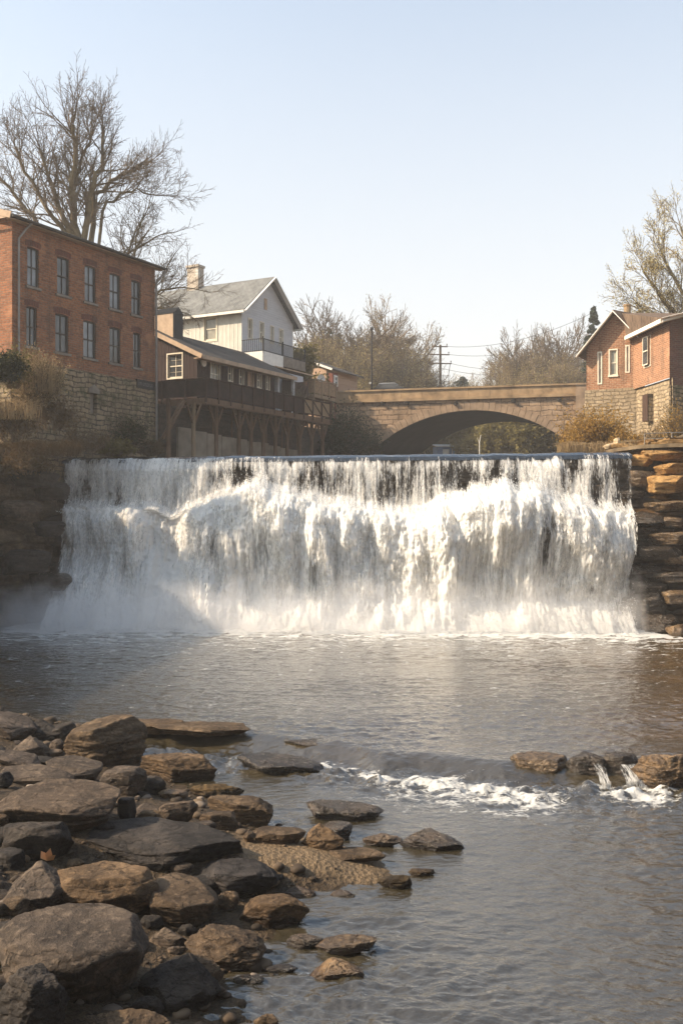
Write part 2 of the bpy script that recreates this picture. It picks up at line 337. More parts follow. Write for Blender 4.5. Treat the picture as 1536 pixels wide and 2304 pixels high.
# --- bed and gravel bank
t = NT('river_bed_gravel'); c = t.coord()
vo = t.n('TexVoronoi', {'Vector': c, 'Scale': 16.0}); vo2 = t.n('TexVoronoi', {'Vector': c, 'Scale': 55.0})
a = t.noise(c, 1.2, 5)
col = t.ramp(vo.outputs['Color'], [(.2, (.012, .009, .006)), (.5, (.035, .025, .015)), (.8, (.07, .05, .032))])  # kept near black to put shadow between the boulders into the gravel
col = t.mix(t.ramp(a, [(.4, 0), (.6, .6)]), col, (.05, .035, .02))
col = t.mix(t.ramp(vo2.outputs['Color'], [(.35, 0), (.8, .45)]), col, (.07, .045, .026))
sp = t.n('SeparateXYZ', {0: c}); col = t.mix(t.ramp(t.math('ADD', sp.outputs[2], .5), [(.12, .85), (.28, 0)]), col, (.035, .022, .010))
sa = t.n('Attribute', attribute_name='sand').outputs['Fac']; col = t.mix(t.ramp(t.math('ADD', sa, t.math('MULTIPLY', t.math('SUBTRACT', t.noise(c, 4, 4).outputs[0], .5), .8)), [(.35, 0), (.6, .9)]), col, t.ramp(t.noise(c, 40, 4), [(.35, (.095, .066, .038)), (.65, (.20, .142, .086))]))
M['bed'] = t.pbr(col, .8, t.bump(t.math('ADD', vo.outputs[0], t.math('MULTIPLY', vo2.outputs[0], .4)), .9, .03))
yy = np.concatenate([np.linspace(-6, 7, 14)[:-1], np.geomspace(7, 46, 330)]); uu = np.linspace(-1, 1, 360)
Yg, U = np.meshgrid(yy, uu, indexing='ij'); Xg = U * (np.maximum(Yg, 9) * .62 + 6)
sandm = np.exp(-(np.abs(Xg + .35) / 1.05) ** 4 - (np.abs(Yg - 12.95) / .95) ** 4)
tag(grid_mesh('riverbed', Xg, Yg, bed(Xg, Yg), M['bed'], {'sand': sandm}), kind='structure')
# --- lower water (pool + riffle + foreground run), one sheet
yy = np.geomspace(5.5, 42, 1150); uu = np.linspace(-1, 1, 860); uu = .60 * uu + .40 * uu ** 5
Yg, U = np.meshgrid(yy, uu, indexing='ij'); Xg = U * (Yg * .50 + 4.5)
cr = crest(Xg); dY = cr - Yg                       # >0 in front of the crest
act = sst(-4.8, -2.5, Xg)
drop = sst(-.22, .62, dY) * act + sst(0, 3.0, dY) * (1 - act)
lvl = WL * drop
turb = sst(20, 37, Yg)
wv = .016 * fbm(Xg * 1.0, Yg * 1.5, .3, 3) + .050 * fbm(Xg * 1.9 + .6 * noise3(Xg * .4, Yg * .4, 9), Yg * 3.2, 2.2, 3) + .017 * fbm(Xg * 6 + noise3(Xg, Yg, 2), Yg * 9, 4, 2)
near = (1.0 - .45 * sst(17, 24, Yg)) * np.clip(.85 + 1.1 * noise3(Xg * .33, Yg * .28, 6.6), .35, 1.5)
far = (.022 * fbm(Xg * .9, Yg * 1.4, 7, 3) + .013 * fbm(Xg * 3.2, Yg * 4.2, 8, 3)) * turb
rif = np.exp(-((dY - 1.2) / .75) ** 2) * act * sst(9.5, 5.0, Xg)
boil = (.20 * fbm(Xg * 2.6, Yg * 3.6, 1, 5) + .05) * rif
hyd = -.03 * np.exp(-((dY - .55) / .25) ** 2) * act
Zg = lvl + wv * near + far + boil + hyd
# foam: where the falls land, thin lines drifting down the pool, and below the riffle
bl = np.interp(Xg, [-13, -11, -4, 4, 9, 12], [38.6, 38.4, 38.0, 37.6, 37.0, 36.6])
db = bl - Yg
f1 = np.clip(1.35 - db / 1.9 + 1.5 * fbm(Xg * .9, Yg * 1.3, 2, 4), 0, 1) * sst(-13.6, -11.8, Xg) * sst(11.9, 10.9, Xg)
rd = ridged(Xg * .9 + .5 * noise3(Xg * .7, Yg * .7, 1), Yg * 1.9, 3, 4)
f2 = sst(.30, .75, rd - .30 + .55 * np.exp(-db / 4.0)) * np.exp(-np.clip(db, 0, 99) / 8.0) * .9
rd2 = ridged(Xg * 1.7, Yg * 3.4, 13, 3)
f3 = np.clip(.05 + 1.35 * rd2, 0, 1) * np.exp(-((dY - (.78 + .42 * sst(-.5, 2.5, Xg))) / (.30 + .42 * sst(-.5, 2.6, Xg))) ** 2) * act * (.55 + .75 * sst(-.3, .5, noise3(Xg * 1.3, Yg * 2.0, 4)))
f3 = f3 * np.interp(Xg, [-3.2, -2.0, 0, .9, 2.9, 3.4, 4.0, 4.4, 5.0, 5.6, 6.5], [0, .25, .9, 1.15, 1.1, .35, .25, 1.0, 1.0, .2, 0])
f3 += .42 * np.clip(.1 + 1.2 * ridged(Xg * 1.2, Yg * 2.6, 33, 3), 0, 1) * np.exp(-((dY - 2.0) / 1.0) ** 2) * act * np.exp(-((Xg - 1.5) / 2.2) ** 2)
f4 = sst(.62, .9, ridged(Xg * 1.1, Yg * 2.2, 23, 4)) * sst(18, 22, Yg) * .35
foam = np.clip(f1 + f2 + f3 + f4, 0, 1)
Zg = Zg + np.clip(f1, 0, 1) * (.10 * np.abs(fbm(Xg * 3, Yg * 3.5, 5, 4)) * 2 + .03)
def m_water(name, tint, deep, foam_on=True, rough=.05, bs=1.0, vein=(6, 10, 6)):
    t = NT(name); c = t.coord()
    n1 = t.noise(t.mapv(c, (1, 1.6, 1)), 5.5, 4, .55, .4); n2 = t.noise(t.mapv(c, (1, 1.7, 1)), 21, 4, .6, .3)
    nb = t.bump(t.math('ADD', n1, t.math('MULTIPLY', n2, .15)), .5 * bs, .05)
    gl = t.n('BsdfGlossy', {'Color': (1, 1, 1), 'Roughness': rough, 'Normal': nb})
    tr = t.n('BsdfTransparent', {'Color': tint})
    sh = t.n('Attribute', attribute_name='gold_reflect').outputs['Fac']; df = t.n('BsdfDiffuse', {'Color': t.mix(sh, deep, (.15, .085, .026)), 'Normal': nb})  # golden reflection painted into the water body colour
    body = t.n('MixShader', {0: .62, 1: tr, 2: df})
    fr = t.n('Fresnel', {'IOR': 1.8, 'Normal': nb})
    mx = t.n('MixShader', {0: t.math('MINIMUM', t.math('MULTIPLY', fr.outputs[0], 1.25), 1.0), 1: body, 2: gl})
    if not foam_on: return t.surf(mx)
    at = t.n('Attribute', attribute_name='foam')
    fn = t.noise(t.mapv(c, vein), 1.0, 7, .72, 1.2)
    k = t.math('ADD', at.outputs['Fac'], t.math('MULTIPLY', t.math('SUBTRACT', fn.outputs[0], .5), 1.7))
    msk = t.math('MULTIPLY', t.ramp(k, [(.36, 0), (.62, 1)]), t.ramp(at.outputs['Fac'], [(.02, 0), (.2, 1)]))
    fo = t.n('BsdfPrincipled', {'Base Color': (.56, .56, .54, 1), 'Roughness': .75, 'Normal': t.bump(fn, .9, .06), 'Subsurface Weight': 0.0})
    return t.surf(t.n('MixShader', {0: t.math('MULTIPLY', msk, .93), 1: mx, 2: fo}))
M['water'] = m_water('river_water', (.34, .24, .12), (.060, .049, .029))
water = tag(grid_mesh('river_water', Xg, Yg, Zg, M['water'], {'foam': foam, 'gold_reflect': np.clip((.25 * sst(-3, 2, Xg) + .75 * sst(3.5, 9, Xg)) * sst(15.5, 19, Yg) * sst(37, 31, Yg) * (.75 + .9 * fbm(Xg * .5, Yg * .9, 3, 4)), 0, .9)}), kind='structure')  # mask for the reflected gold painted mostly on the right of the pool
# ------------------------------------------------------------------ the falls
LX = np.array([-14, -10.9, -6.5, 0, 6, 10.2, 12.5]); LY = np.array([43.0, 42.6, 41.6, 40.8, 39.9, 39.0, 38.6])
def lipY(X): return np.interp(X, LX, LY) + .10 * noise3(np.asarray(X) * .6, 1.5, 0)
def baseY(X): return np.interp(X, [-13, -11, -4, 4, 9, 12], [38.9, 38.7, 38.3, 37.9, 37.4, 37.2])
def XX(px, Y=40.0): return (px - CX) * Y / F
_tz = [(100,1145),(150,1142),(300,1142),(330,1150),(370,1165),(420,1150),(470,1128),(560,1095),(650,1108),(700,1128),(760,1140),(830,1146),(880,1150),(950,1158),(1000,1135),(1060,1112),(1130,1100),(1200,1108),(1260,1132),(1330,1146),(1410,1150)]
def ledgeZ(X): return np.interp(X, [XX(a) for a, b in _tz], [EYE - (b - HY) * 40.0 / F for a, b in _tz]) + .16 * noise3(np.asarray(X) * 1.1, 4.4, 0)
_lo = [(100,.9),(150,1.0),(290,.9),(330,.35),(380,.3),(440,.8),(560,1.5),(700,1.4),(880,1.3),(1000,1.6),(1200,1.7),(1330,1.2),(1410,.9)]
def ledgeO(X): return np.interp(X, [XX(a) for a, b in _lo], [b for a, b in _lo])
def fall_sheet(nc, nr, off, seed, x0, x1, rough_amp):
    X0 = np.linspace(x0, x1, nc); v = np.linspace(0, 1, nr)
    V, X = np.meshgrid(v, X0, indexing='ij')
    ly, by, lz, lo = lipY(X), baseY(X), ledgeZ(X), ledgeO(X)
    # key points along the flow: (Y, Z)
    K = [ (ly + 1.2, WU + 0*X), (ly + .15, WU - .005 + 0*X), (ly - .22, WU - .13 + 0*X), (ly - .42, WU - .55 + 0*X),
          (ly - .62, lz + .35), (ly - .85 - .15*lo, lz + .02), (ly - .55 - .62*lo, lz - .12), (ly - .75 - .92*lo, lz - .55),
          (ly - .95 - 1.02*lo, lz - 1.5), (by + .35, 1.1 + 0*X), (by - .30 + .5 * noise3(X * .9, 1, 7), .42 + .30 * noise3(X * 1.6, 2, 7)), (by - 1.25 + .7 * noise3(X * .8, 5, 7), -.10 + 0*X)]
    tk = np.array([0, .06, .11, .16, .36, .42, .49, .56, .68, .86, .95, 1.0])
    Y = np.zeros_like(X); Z = np.zeros_like(X)
    for i in range(len(tk) - 1):
        m = (V >= tk[i]) & (V <= tk[i + 1]); a = (V - tk[i]) / (tk[i + 1] - tk[i])
        Y = np.where(m, K[i][0] * (1 - a) + K[i + 1][0] * a, Y); Z = np.where(m, K[i][1] * (1 - a) + K[i + 1][1] * a, Z)
    for _ in range(6):
        Y[1:-1] = (Y[:-2] + 2 * Y[1:-1] + Y[2:]) / 4; Z[1:-1] = (Z[:-2] + 2 * Z[1:-1] + Z[2:]) / 4
    up = sst(.08, .18, V); low = sst(.40, .55, V); end = sst(1.0, .95, V)
    wob = .22 * noise3(X * .8, V * 2.2, seed) * low
    sl = np.cumsum(np.concatenate([np.zeros((1, X.shape[1])), np.hypot(np.diff(Y, axis=0), np.diff(Z, axis=0))]), 0)
    def billow(x, y, z, o=4):
        s = 0; a = 1
        for i in range(o): s = s + a * np.abs(noise3(x + 9.1*i, y, z + i)); a *= .5; x = x*2.05; y = y*2.0
        return s
    lump = (.70 * fbm(X * .50, sl * .22, 3.1, 2) + .80 * billow(X * .60 + wob, sl * .15, 8.0, 2) + .26 * billow(X * 2.1 + wob * 2, sl * .50, 5.0, 4) - .25) * low * end
    strand = (.10 * ridged(X * 2.6 + wob * 2, V * 2.2, seed + 1, 2) + .055 * fbm(X * 9 + wob * 5, V * 3.5, seed + 2, 3)) * (up * .6 - low * .35)
    froth = (.13 * fbm(X * 3.4, Z * 2.6, seed + 4, 4) + .05 * fbm(X * 11, Z * 6.5, seed + 5, 2)) * low * rough_amp
    Y = Y - off * up - lump - strand - froth
    Z = Z + .05 * fbm(X * 4, V * 20, seed + 6, 2) * low + .12 * np.abs(noise3(X * 2.2, V * 2, 5.)) * np.exp(-((V - .5) / .06) ** 2)
    X = X + .05 * fbm(X * 2, V * 6, seed + 7, 3) * up
    Z = np.where(V < .11, Z + .02 * noise3(X * .9, V * 9, 2), Z)
    X = X * (1 - .045 * sst(.1, 1, V))
    return X, Y, Z, V
BX = lambda px, Y=39.0: (px - CX) * Y / F
holes = [ # dark thin places (px, y, half width, half height, strength)
 (205,1085,16,45,.35),(270,1170,22,60,.40),(215,1250,35,70,.45),(170,1230,26,120,.40),(390,1120,22,45,.45),(500,1070,50,28,.45),(560,1060,30,26,.35),
 (475,1235,24,70,.5),(430,1225,16,50,.25),(590,1230,20,60,.2),(710,1300,22,60,.55),(830,1230,26,70,.35),(640,1290,16,60,.25),
 (720,1085,60,30,.30),(860,1110,20,40,.3),(950,1100,18,50,.35),(1040,1075,60,36,.42),(1120,1060,14,40,.35),(1000,1140,14,20,.3),
 (1160,1080,14,30,.3),(1240,1190,34,60,.5),(1225,1270,26,60,.45),(1340,1070,16,60,.4),(1290,1060,12,60,.3),(1290,1240,22,70,.45),(1360,1240,30,60,.4),
 (1330,1330,14,16,.6),(1120,1300,22,60,.25),(960,1290,20,60,.2),(1180,1350,16,30,.2),(1370,1370,30,34,.5),(905,1330,18,50,.15),(280,1280,22,50,.3),(1395,1300,12,50,.3)]
def dens(X, Y, Z, V, seed):
    px = CX + X * F / Y; py = HY - (Z - EYE) * F / Y
    d = .58 + .29 * sst(.38, .50, V) + .30 * sst(.80, .94, V)
    d += .25 * np.exp(-((V - .48) / .045) ** 2)
    d += .22 * np.exp(-((px - 350) / 45) ** 2) - .13 * sst(.40, .32, V) * sst(480, 620, px)
    for hx, hy, hw, hh, s in holes:
        s = s * (.55 if hy < 1150 else 1.0)
        d -= .85 * s * np.exp(-((px - hx) / (hw * 1.1)) ** 2 - ((py - hy) / hh) ** 2)
    d += .30 * fbm(X * 1.5, V * 2.2, 4.0, 3)
    d -= .22 * sst(1350, 1420, px) + .35 * sst(165, 110, px) * sst(.95, .8, V)
    d *= sst(.035, .095, V - .045 * sst(590, 660, px) * sst(1360, 1280, px) * (.6 + .8 * noise3(X * .7, 9, 9)) - .02 + .02 * noise3(X * 1.6, 0, 3) + .02 * noise3(X * 6, 0, 4))
    return np.clip(d, 0, 1.2)
def m_fall(name, stretch, gain, opac=.97):
    t = NT(name); uv = t.n('UVMap').outputs[0]; at = t.n('Attribute', attribute_name='dens')
    s1 = t.noise(t.mapv(uv, (3.2, stretch * .5, 1)), 1.0, 5, .62, .5)
    s2 = t.noise(t.mapv(uv, (13, stretch * 1.3, 1)), 1.0, 4, .65, .7)
    s3 = t.noise(t.mapv(uv, (26, stretch * 5.5, 1)), 1.0, 3, .6, .5)
    s = t.math('ADD', t.math('ADD', t.math('MULTIPLY', s1.outputs[0], .35), t.math('MULTIPLY', s2.outputs[0], .4)), t.math('MULTIPLY', s3.outputs[0], .25))
    k = t.math('ADD', at.outputs['Fac'], t.math('MULTIPLY', t.math('SUBTRACT', s, .5), gain))
    al = t.math('MULTIPLY', t.ramp(k, [(.30, 0), (.66, 1)], 'EASE'), opac)
    al = t.math('MULTIPLY', al, t.ramp(at.outputs['Fac'], [(.0, 0), (.12, 1)]))
    nb = t.bump(s, .8, .10)
    df = t.n('BsdfDiffuse', {'Color': (.87, .86, .83, 1), 'Normal': nb}); tl = t.n('BsdfTranslucent', {'Color': (.87, .86, .83, 1)})
    bs = t.n('MixShader', {0: .38, 1: df, 2: tl})
    return t.surf(t.n('MixShader', {0: al, 1: t.n('BsdfTransparent'), 2: bs}))
falls = empty('waterfall', (0, 40, 0), 0, 'broad white two-tiered waterfall pouring over the rock ledge into the pool', 'waterfall')
def put_sheet(name, nc, nr, off, seed, mat, dadd, ra):
    X, Y, Z, V = fall_sheet(nc, nr, off, seed, -11.75, 11.2, ra)
    d = np.clip(dens(X, Y, Z, V, seed) + dadd, 0, 1.3) * (dens(X, Y, Z, V, seed) > .001)
    ds = np.cumsum(np.concatenate([np.zeros((1, X.shape[1])), np.hypot(np.diff(Y, axis=0), np.diff(Z, axis=0))]), 0)
    g = grid_mesh(name, X, Y - 40, Z, mat, {'dens': d}, uv=(X, ds * 0 + V * 9.0), parent=falls)
    return g
put_sheet('back_water_sheet', 700, 260, 0.0, 11.0, m_fall('falling_water_back', .9, 2.0), .10, .6)
put_sheet('front_water_sheet', 1000, 420, .16, 21.0, m_fall('falling_water_front', 1.2, 2.6), -.07, 1.0)
put_sheet('loose_water_veil', 700, 260, .34, 31.0, m_fall('falling_water_veil', 1.0, 3.0, .9), -.26, 1.3)
# smooth glassy water rolling over the brink
X, Y, Z, V = fall_sheet(500, 400, .05, 41.0, -11.9, 11.25, 0)
k = 52; X, Y, Z, V = X[:k], Y[:k], Z[:k], V[:k]
Yb = Y.copy(); Z = Z + .05 * noise3(X * 1.4, Y * 1.1, 6) * sst(.0, .05, V) * .6 + .012 * noise3(X * 6, Y * 2, 1)
t = NT('dark_glassy_brink_water'); c = t.coord()
nb = t.bump(t.noise(t.mapv(c, (9, 1.5, 1.5)), 1.0, 4, .6, .5), .5, .04)
M['brink'] = t.pbr((.012, .017, .024, 1), .12, nb, **{'IOR': 1.45, 'Specular IOR Level': .9})
grid_mesh('brink_water', X, Y - 40, Z, M['brink'], parent=falls)
# spray droplets (uncountable)
rs = np.random.RandomState(5); mb = []; fc = []
N = 15000
xs = rs.uniform(-11.3, 10.7, N); kind_ = rs.rand(N)
lz, ly, lo, by = ledgeZ(xs), lipY(xs), ledgeO(xs), baseY(xs)
zl = np.where(kind_ < .25, lz + rs.normal(0, .22, N), np.abs(rs.normal(0, .6, N)))
fr = np.clip((lz - zl) / np.maximum(lz, .1), 0, 1)
yl = np.where(zl > lz, ly - .75, (ly - 1.15 - lo * 1.05) * (1 - fr) + (by - .5) * fr) - np.abs(rs.normal(0, .38, N)) - .25
cen = np.stack([xs, yl - 40, zl], 1); sz = rs.uniform(.005, .014, N) * np.where(kind_ > .6, .8, 1.0)
tet = np.array([(1,1,1),(-1,-1,1),(-1,1,-1),(1,-1,-1)]) * .8
Vt = (cen[:, None, :] + tet[None] * sz[:, None, None] * np.array([1, 1, 1.8])).reshape(-1, 3)
b4 = np.arange(N)[:, None] * 4
Ft = np.concatenate([b4 + np.array(q) for q in ((0,1,2),(0,3,1),(0,2,3),(1,3,2))], 0)
me = bpy.data.meshes.new('spray'); me.from_pydata(Vt.tolist(), [], Ft.tolist()); t = NT('white_water_drops')
me.materials.append(t.surf(t.n('BsdfDiffuse', {'Color': (.85, .86, .86, 1)})))
sp_o = bpy.data.objects.new('spray', me); COL.objects.link(sp_o); sp_o.parent = falls; sp_o['kind'] = 'stuff'
# ------------------------------------------------------------------ layered rock faces
def cliff(name, pts, z0, z1, mat, seed, res=.075, amp=.5, lean=.0, layer=.42, label=None, setback=None, joint=1.1):
    """bedded rock face following plan polyline pts (list of (x,y)), outward normal on the right of the direction of travel"""
    pts = np.array(pts, float); seg = np.hypot(*np.diff(pts, axis=0).T); L = np.concatenate([[0], np.cumsum(seg)])
    s = np.arange(0, L[-1], res); z = np.arange(z0, z1 + .001, res * .8)
    S, Zc = np.meshgrid(s, z); Xc = np.interp(S, L, pts[:, 0]); Yc = np.interp(S, L, pts[:, 1])
    tx, ty = np.gradient(Xc, axis=1), np.gradient(Yc, axis=1); nn = np.hypot(tx, ty) + 1e-9; nx, ny = ty / nn, -tx / nn
    wz = Zc + .16 * fbm(S * .25, Zc * .3, seed, 2) + .04 * noise3(S * 1.4, Zc, seed)
    q = wz / layer + .35 * noise3(0 * S, wz * .9, seed + 9); li = np.floor(q); fz = q - li
    h1 = np.sin(li * 127.1 + seed * 3.3) * 43758.5; h1 -= np.floor(h1)
    bw = joint * (.7 + h1 * .9); bj = (S + h1 * 13 + .08 * noise3(S, wz * 2, seed)) / bw; bi = np.floor(bj); fb = bj - bi
    h2 = np.sin(li * 311.7 + bi * 74.7 + seed) * 43758.5; h2 -= np.floor(h2)
    d = amp * (h1 - .5) * 1.1 + amp * .55 * (h2 - .5)
    d -= .26 * (sst(.12, .0, fz) + sst(.93, 1.0, fz)) * (.5 + h1) + .11 * (sst(.05, 0, fb) + sst(.95, 1, fb))
    d += .20 * amp * fbm(S * 1.1, Zc * 1.6, seed + 3, 4) + .05 * fbm(S * 5, Zc * 9, seed + 4, 3)
    d -= lean * (Zc - z0)
    if setback is not None: d -= setback(S, Zc)
    o = grid_mesh(name, Xc + nx * d, Yc + ny * d, Zc, mat)
    return o
# wall of rock behind the falling water
X0 = np.linspace(-13.2, 12.6, 26)
bp = [(x, float(lipY(x)) + .25) for x in X0]
_lx = np.linspace(-13.2, 12.6, 400); _cum = np.concatenate([[0], np.cumsum(np.hypot(np.diff(_lx), np.diff(lipY(_lx))))])
def sb(S, Zc):
    x = np.interp(S, _cum, _lx); lz_ = ledgeZ(x) - .25; o_ = ledgeO(x); bb = lipY(x) - baseY(x)
    dd = (o_ * .95 + .25) * sst(lz_ + .08, lz_ - .12, Zc); dd = dd + np.clip((bb - o_ - 1.0), 0, 5) * np.clip((lz_ - Zc) / np.maximum(lz_, 1), 0, 1) * .8
    return -dd
def m_strata(name, dark, mid, lite, zmix=None, wet=.5):
    t = NT(name); c = t.coord(); a = t.noise(c, 1.0, 6, .65); b = t.noise(t.mapv(c, (.6, .6, 5)), 1.5, 6, .65, .4); d = t.noise(c, 9, 5, .7)
    col = t.ramp(a, [(.3, dark), (.52, mid), (.72, lite)])
    col = t.mix(t.ramp(b, [(.4, 0), (.62, .6)]), col, tuple(x * .4 for x in dark))
    col = t.mix(t.ramp(d, [(.5, 0), (.7, .4)]), col, tuple(min(1, x * 1.3) for x in lite))
    if zmix:      # below this height the rock is soaked by spray
        z = t.n('SeparateXYZ', {0: c}).outputs[2]; k = t.ramp(t.math('ADD', z, t.math('MULTIPLY', a.outputs[0], .8)), [(0, 1), (1, 0)])
        kk = t.n('MapRange', {'Value': t.math('ADD', z, t.math('MULTIPLY', t.math('SUBTRACT', a.outputs[0], .5), 2.5)), 'From Min': zmix[0], 'From Max': zmix[1], 'To Min': 1.0, 'To Max': 0.0}).outputs[0]
        col = t.mix(kk, col, t.mix(1.0, col, (.20, .15, .11), 'MULTIPLY')); r = t.mix(kk, (.85, .85, .85), (.35, .35, .35))
    else: r = .85 - wet * .5
    return t.pbr(col, r, t.bump(t.math('ADD', b, t.math('MULTIPLY', d, .5)), .9, .06))
M['wetcliff'] = m_strata('wet_rock_behind_falls', (.02, .016, .013), (.05, .038, .028), (.11, .08, .055))
M['cliff_l'] = m_strata('damp_left_cliff_rock', (.05, .037, .025), (.12, .085, .052), (.22, .155, .095), (-.5, 3.5))
M['cliff_r'] = m_strata('ochre_right_cliff_rock', (.09, .05, .018), (.22, .13, .05), (.36, .23, .10), (4.0, 5.6))
o = cliff('falls_rock_face', bp, -.6, WU - .10, M['wetcliff'], 2.2, .10, .34, 0, .5, setback=sb); tag(o, kind='structure')
o = cliff('left_cliff', [(-15.5, 20), (-14.6, 30), (-13.6, 36.5), (-12.6, 39.6), (-12.1, 41.4), (-11.9, 43.4), (-11.2, 46)], -.8, 7.15, M['cliff_l'], 5.5, .085, .75, .06, .62, joint=1.3, setback=lambda S, Zc: np.zeros_like(S)); tag(o, kind='structure')
def rsb(S, Zc): return -(.7 * sst(3.2, 1.0, Zc) + .5 * sst(5.0, 4.4, Zc)) + .55 * np.exp(-((Zc - 4.75) / .22) ** 2)
o = cliff('right_cliff', [(10.6, 44), (11.1, 40.6), (11.45, 38.9), (12.3, 38.1), (14.0, 37.5), (17.5, 36.2), (18.9, 30), (15.7, 18), (13.9, 4), (13.7, -6)], -.8, 7.35, M['cliff_r'], 8.1, .06, .8, .05, .27, setback=rsb, joint=1.5); tag(o, kind='structure')
# --- river above the falls
yy = np.linspace(39, 240, 420); xx = np.linspace(-30, 45, 200); Yg, Xg = np.meshgrid(yy, xx, indexing='ij')
keep = Yg > lipY(Xg) + .9
M['water_up'] = m_water('upper_river_water', (.25, .2, .12), (.05, .045, .03), False)
o = grid_mesh('upper_river_water', Xg, Yg, WU + .01 * fbm(Xg, Yg * 1.5, 0, 3), M['water_up'], keep=keep); tag(o, kind='structure')
# --- ground: one sheet to the horizon, cut down along the river
def ground_h(X, Y):
    # above-falls banks: left bank line / right bank line
    lb = np.interp(Y, [30, 40, 46, 52, 62, 75, 90, 130, 240], [-14.0, -12.6, -11.0, -8.6, -4.0, 1.2, 7, 14, 30])
    rb = np.interp(Y, [30, 38, 45, 55, 70, 90, 130, 240], [17.5, 12.2, 11.4, 13.5, 17.5, 24, 38, 60])
    dl = lb - X; dr = X - rb
    inside = (dl < 0) & (dr < 0)
    d = np.where(dl > 0, dl, dr)
    hl = 6.3 + 1.6 * sst(0, 1.5, dl) + 2.6 * sst(2.5, 12, dl) * sst(40, 60, Y) + 5.5 * sst(5, 22, dl) * sst(70, 36, Y)
    hr = 6.3 + .9 * sst(0, 1.2, dr) + 2.6 * sst(2.0, 12, dr) + 2 * sst(10, 60, dr)
    hh = np.where(dl > 0, hl, hr) + .3 * fbm(X * .3, Y * .3, 2, 4) * sst(0, 3, d)
    h = np.where(inside, 5.2, hh)
    h = np.where(Y > 135, np.maximum(h, 7.2 + 6 * sst(135, 260, Y) + 14 * sst(260, 900, Y)), h)
    return h
M['ground'] = m_simple('leaf_strewn_bank', (.10, .072, .042), .95, .5, 1.5, .8)
yy = np.concatenate([np.linspace(43.5, 130, 260), np.geomspace(131, 2400, 60)]); uu = np.linspace(-1, 1, 300)
Yg, U = np.meshgrid(yy, uu, indexing='ij'); Xg = U * (Yg * .9 + 20)
o = grid_mesh('far_ground', Xg, Yg, ground_h(Xg, Yg), M['ground']); tag(o, kind='structure')
def sideground(name, xa, xb, y0, y1):
    xx = np.linspace(xa, xb, 140); yy = np.linspace(y0, y1, 130); Yg, Xg = np.meshgrid(yy, xx, indexing='ij')
    return Xg, Yg
# left bank top beside and before the falls (rises away from the river)
s_ = np.linspace(0, 1, 160); yy = np.linspace(4, 44.2, 200); Yg, S_ = np.meshgrid(yy, s_, indexing='ij')
edge = np.interp(Yg, [4, 20, 30, 36.5, 39.6, 41.4, 43.4, 46], [-16, -15.9, -15.0, -14.0, -12.85, -12.15, -11.6, -11.3])
Xg = edge - 45 * S_ ** 1.8; dd = edge - Xg
Zg = 7.05 + 1.5 * sst(0.2, 3.5, dd) + 1.4 * sst(.8, 9, dd) + .35 * fbm(Xg * .7, Yg * .7, 3, 4)
Zg = np.where(dd < .02, 6.9, Zg)
kb = sst(20, 33, Yg); Zg = (Zg - .2) * (kb * .78 + .22) - .3 * (1 - kb)
o = grid_mesh('left_bank', Xg, Yg, Zg, M['ground']); tag(o, kind='structure')
edge = np.interp(Yg, [-8, 4, 18, 30, 36.2, 37.5, 38.1, 38.9, 40.6, 44, 46], [14.0, 14.2, 16.0, 19.3, 17.8, 14.3, 12.5, 11.6, 11.2, 10.8, 10.8])
Xg = edge + 45 * S_ ** 1.8; dd = Xg - edge
Zg = 7.05 + .9 * sst(1.0, 5, dd) + 2.0 * sst(4, 14, dd) + .15 * fbm(Xg * .7, Yg * .7, 3, 4) * sst(0, 2, dd)
Zg = np.where(dd < .02, 6.9, Zg)
o = grid_mesh('right_bank', Xg, Yg, Zg, M['ground']); tag(o, kind='structure')

# gorge sides and wooded slope added behind the viewpoint (unseen, to block sky light)
ph = np.linspace(math.pi * .98, math.pi * 2.02, 150); rr_ = np.linspace(0, 1, 60); Rg, Pg = np.meshgrid(rr_, ph, indexing='ij')
rad = 13 + 26 * Rg; Xg = np.cos(Pg) * (rad + 7) * 1.1 + 3; Yg = np.sin(Pg) * rad * .75 - 3
Zg = -.6 + 24 * sst(0, .75, Rg) * sst(0, .22, (Pg - math.pi * .98) / math.pi) + .9 * fbm(Xg * .5, Yg * .5, 3, 4) * sst(0, .2, Rg)
tag(grid_mesh('sky_blocking_hillside', Xg, Yg, Zg, m_simple('dark_leafless_slope', (.05, .042, .026), .95, .5, 1.2, .8)), kind='structure')
# ================================================================== buildings
class Frame:
    def __init__(s, O, ang): s.O = Vector(O).to_2d(); s.a = ang; s.x = Vector((math.cos(ang), math.sin(ang))); s.y = Vector((-math.sin(ang), math.cos(ang)))
    def _r(s, px): return Vector(((px - CX) / F, 1.0))
    def hy(s, px, py, c=0.0):        # point on plane local y = c seen at the pixel -> (local x, z)
        r = s._r(px); Y = (c + s.O.dot(s.y)) / r.dot(s.y); p = r * Y
        return (p - s.O).dot(s.x), EYE - (py - HY) * Y / F
    def hx(s, px, py, c=0.0):        # plane local x = c -> (local y, z)
        r = s._r(px); Y = (c + s.O.dot(s.x)) / r.dot(s.x); p = r * Y
        return (p - s.O).dot(s.y), EYE - (py - HY) * Y / F
    def root(s, name, label, cat, group=None): return empty(name, (s.O.x, s.O.y, 0), s.a, label, cat, group)
def fy(y0): return lambda a, d, z: (a, y0 + d, z)         # wall facing local -y
def fx(x0, sg=1): return lambda a, d, z: (x0 + sg * d, a, z)      # wall facing local -x (sg=1) or +x (sg=-1)
def mbox(mb, f, a0, a1, d0, d1, z0, z1):
    p, q = f(a0, d0, z0), f(a1, d1, z1)
    return mb.box(min(p[0], q[0]), max(p[0], q[0]), min(p[1], q[1]), max(p[1], q[1]), z0, z1)
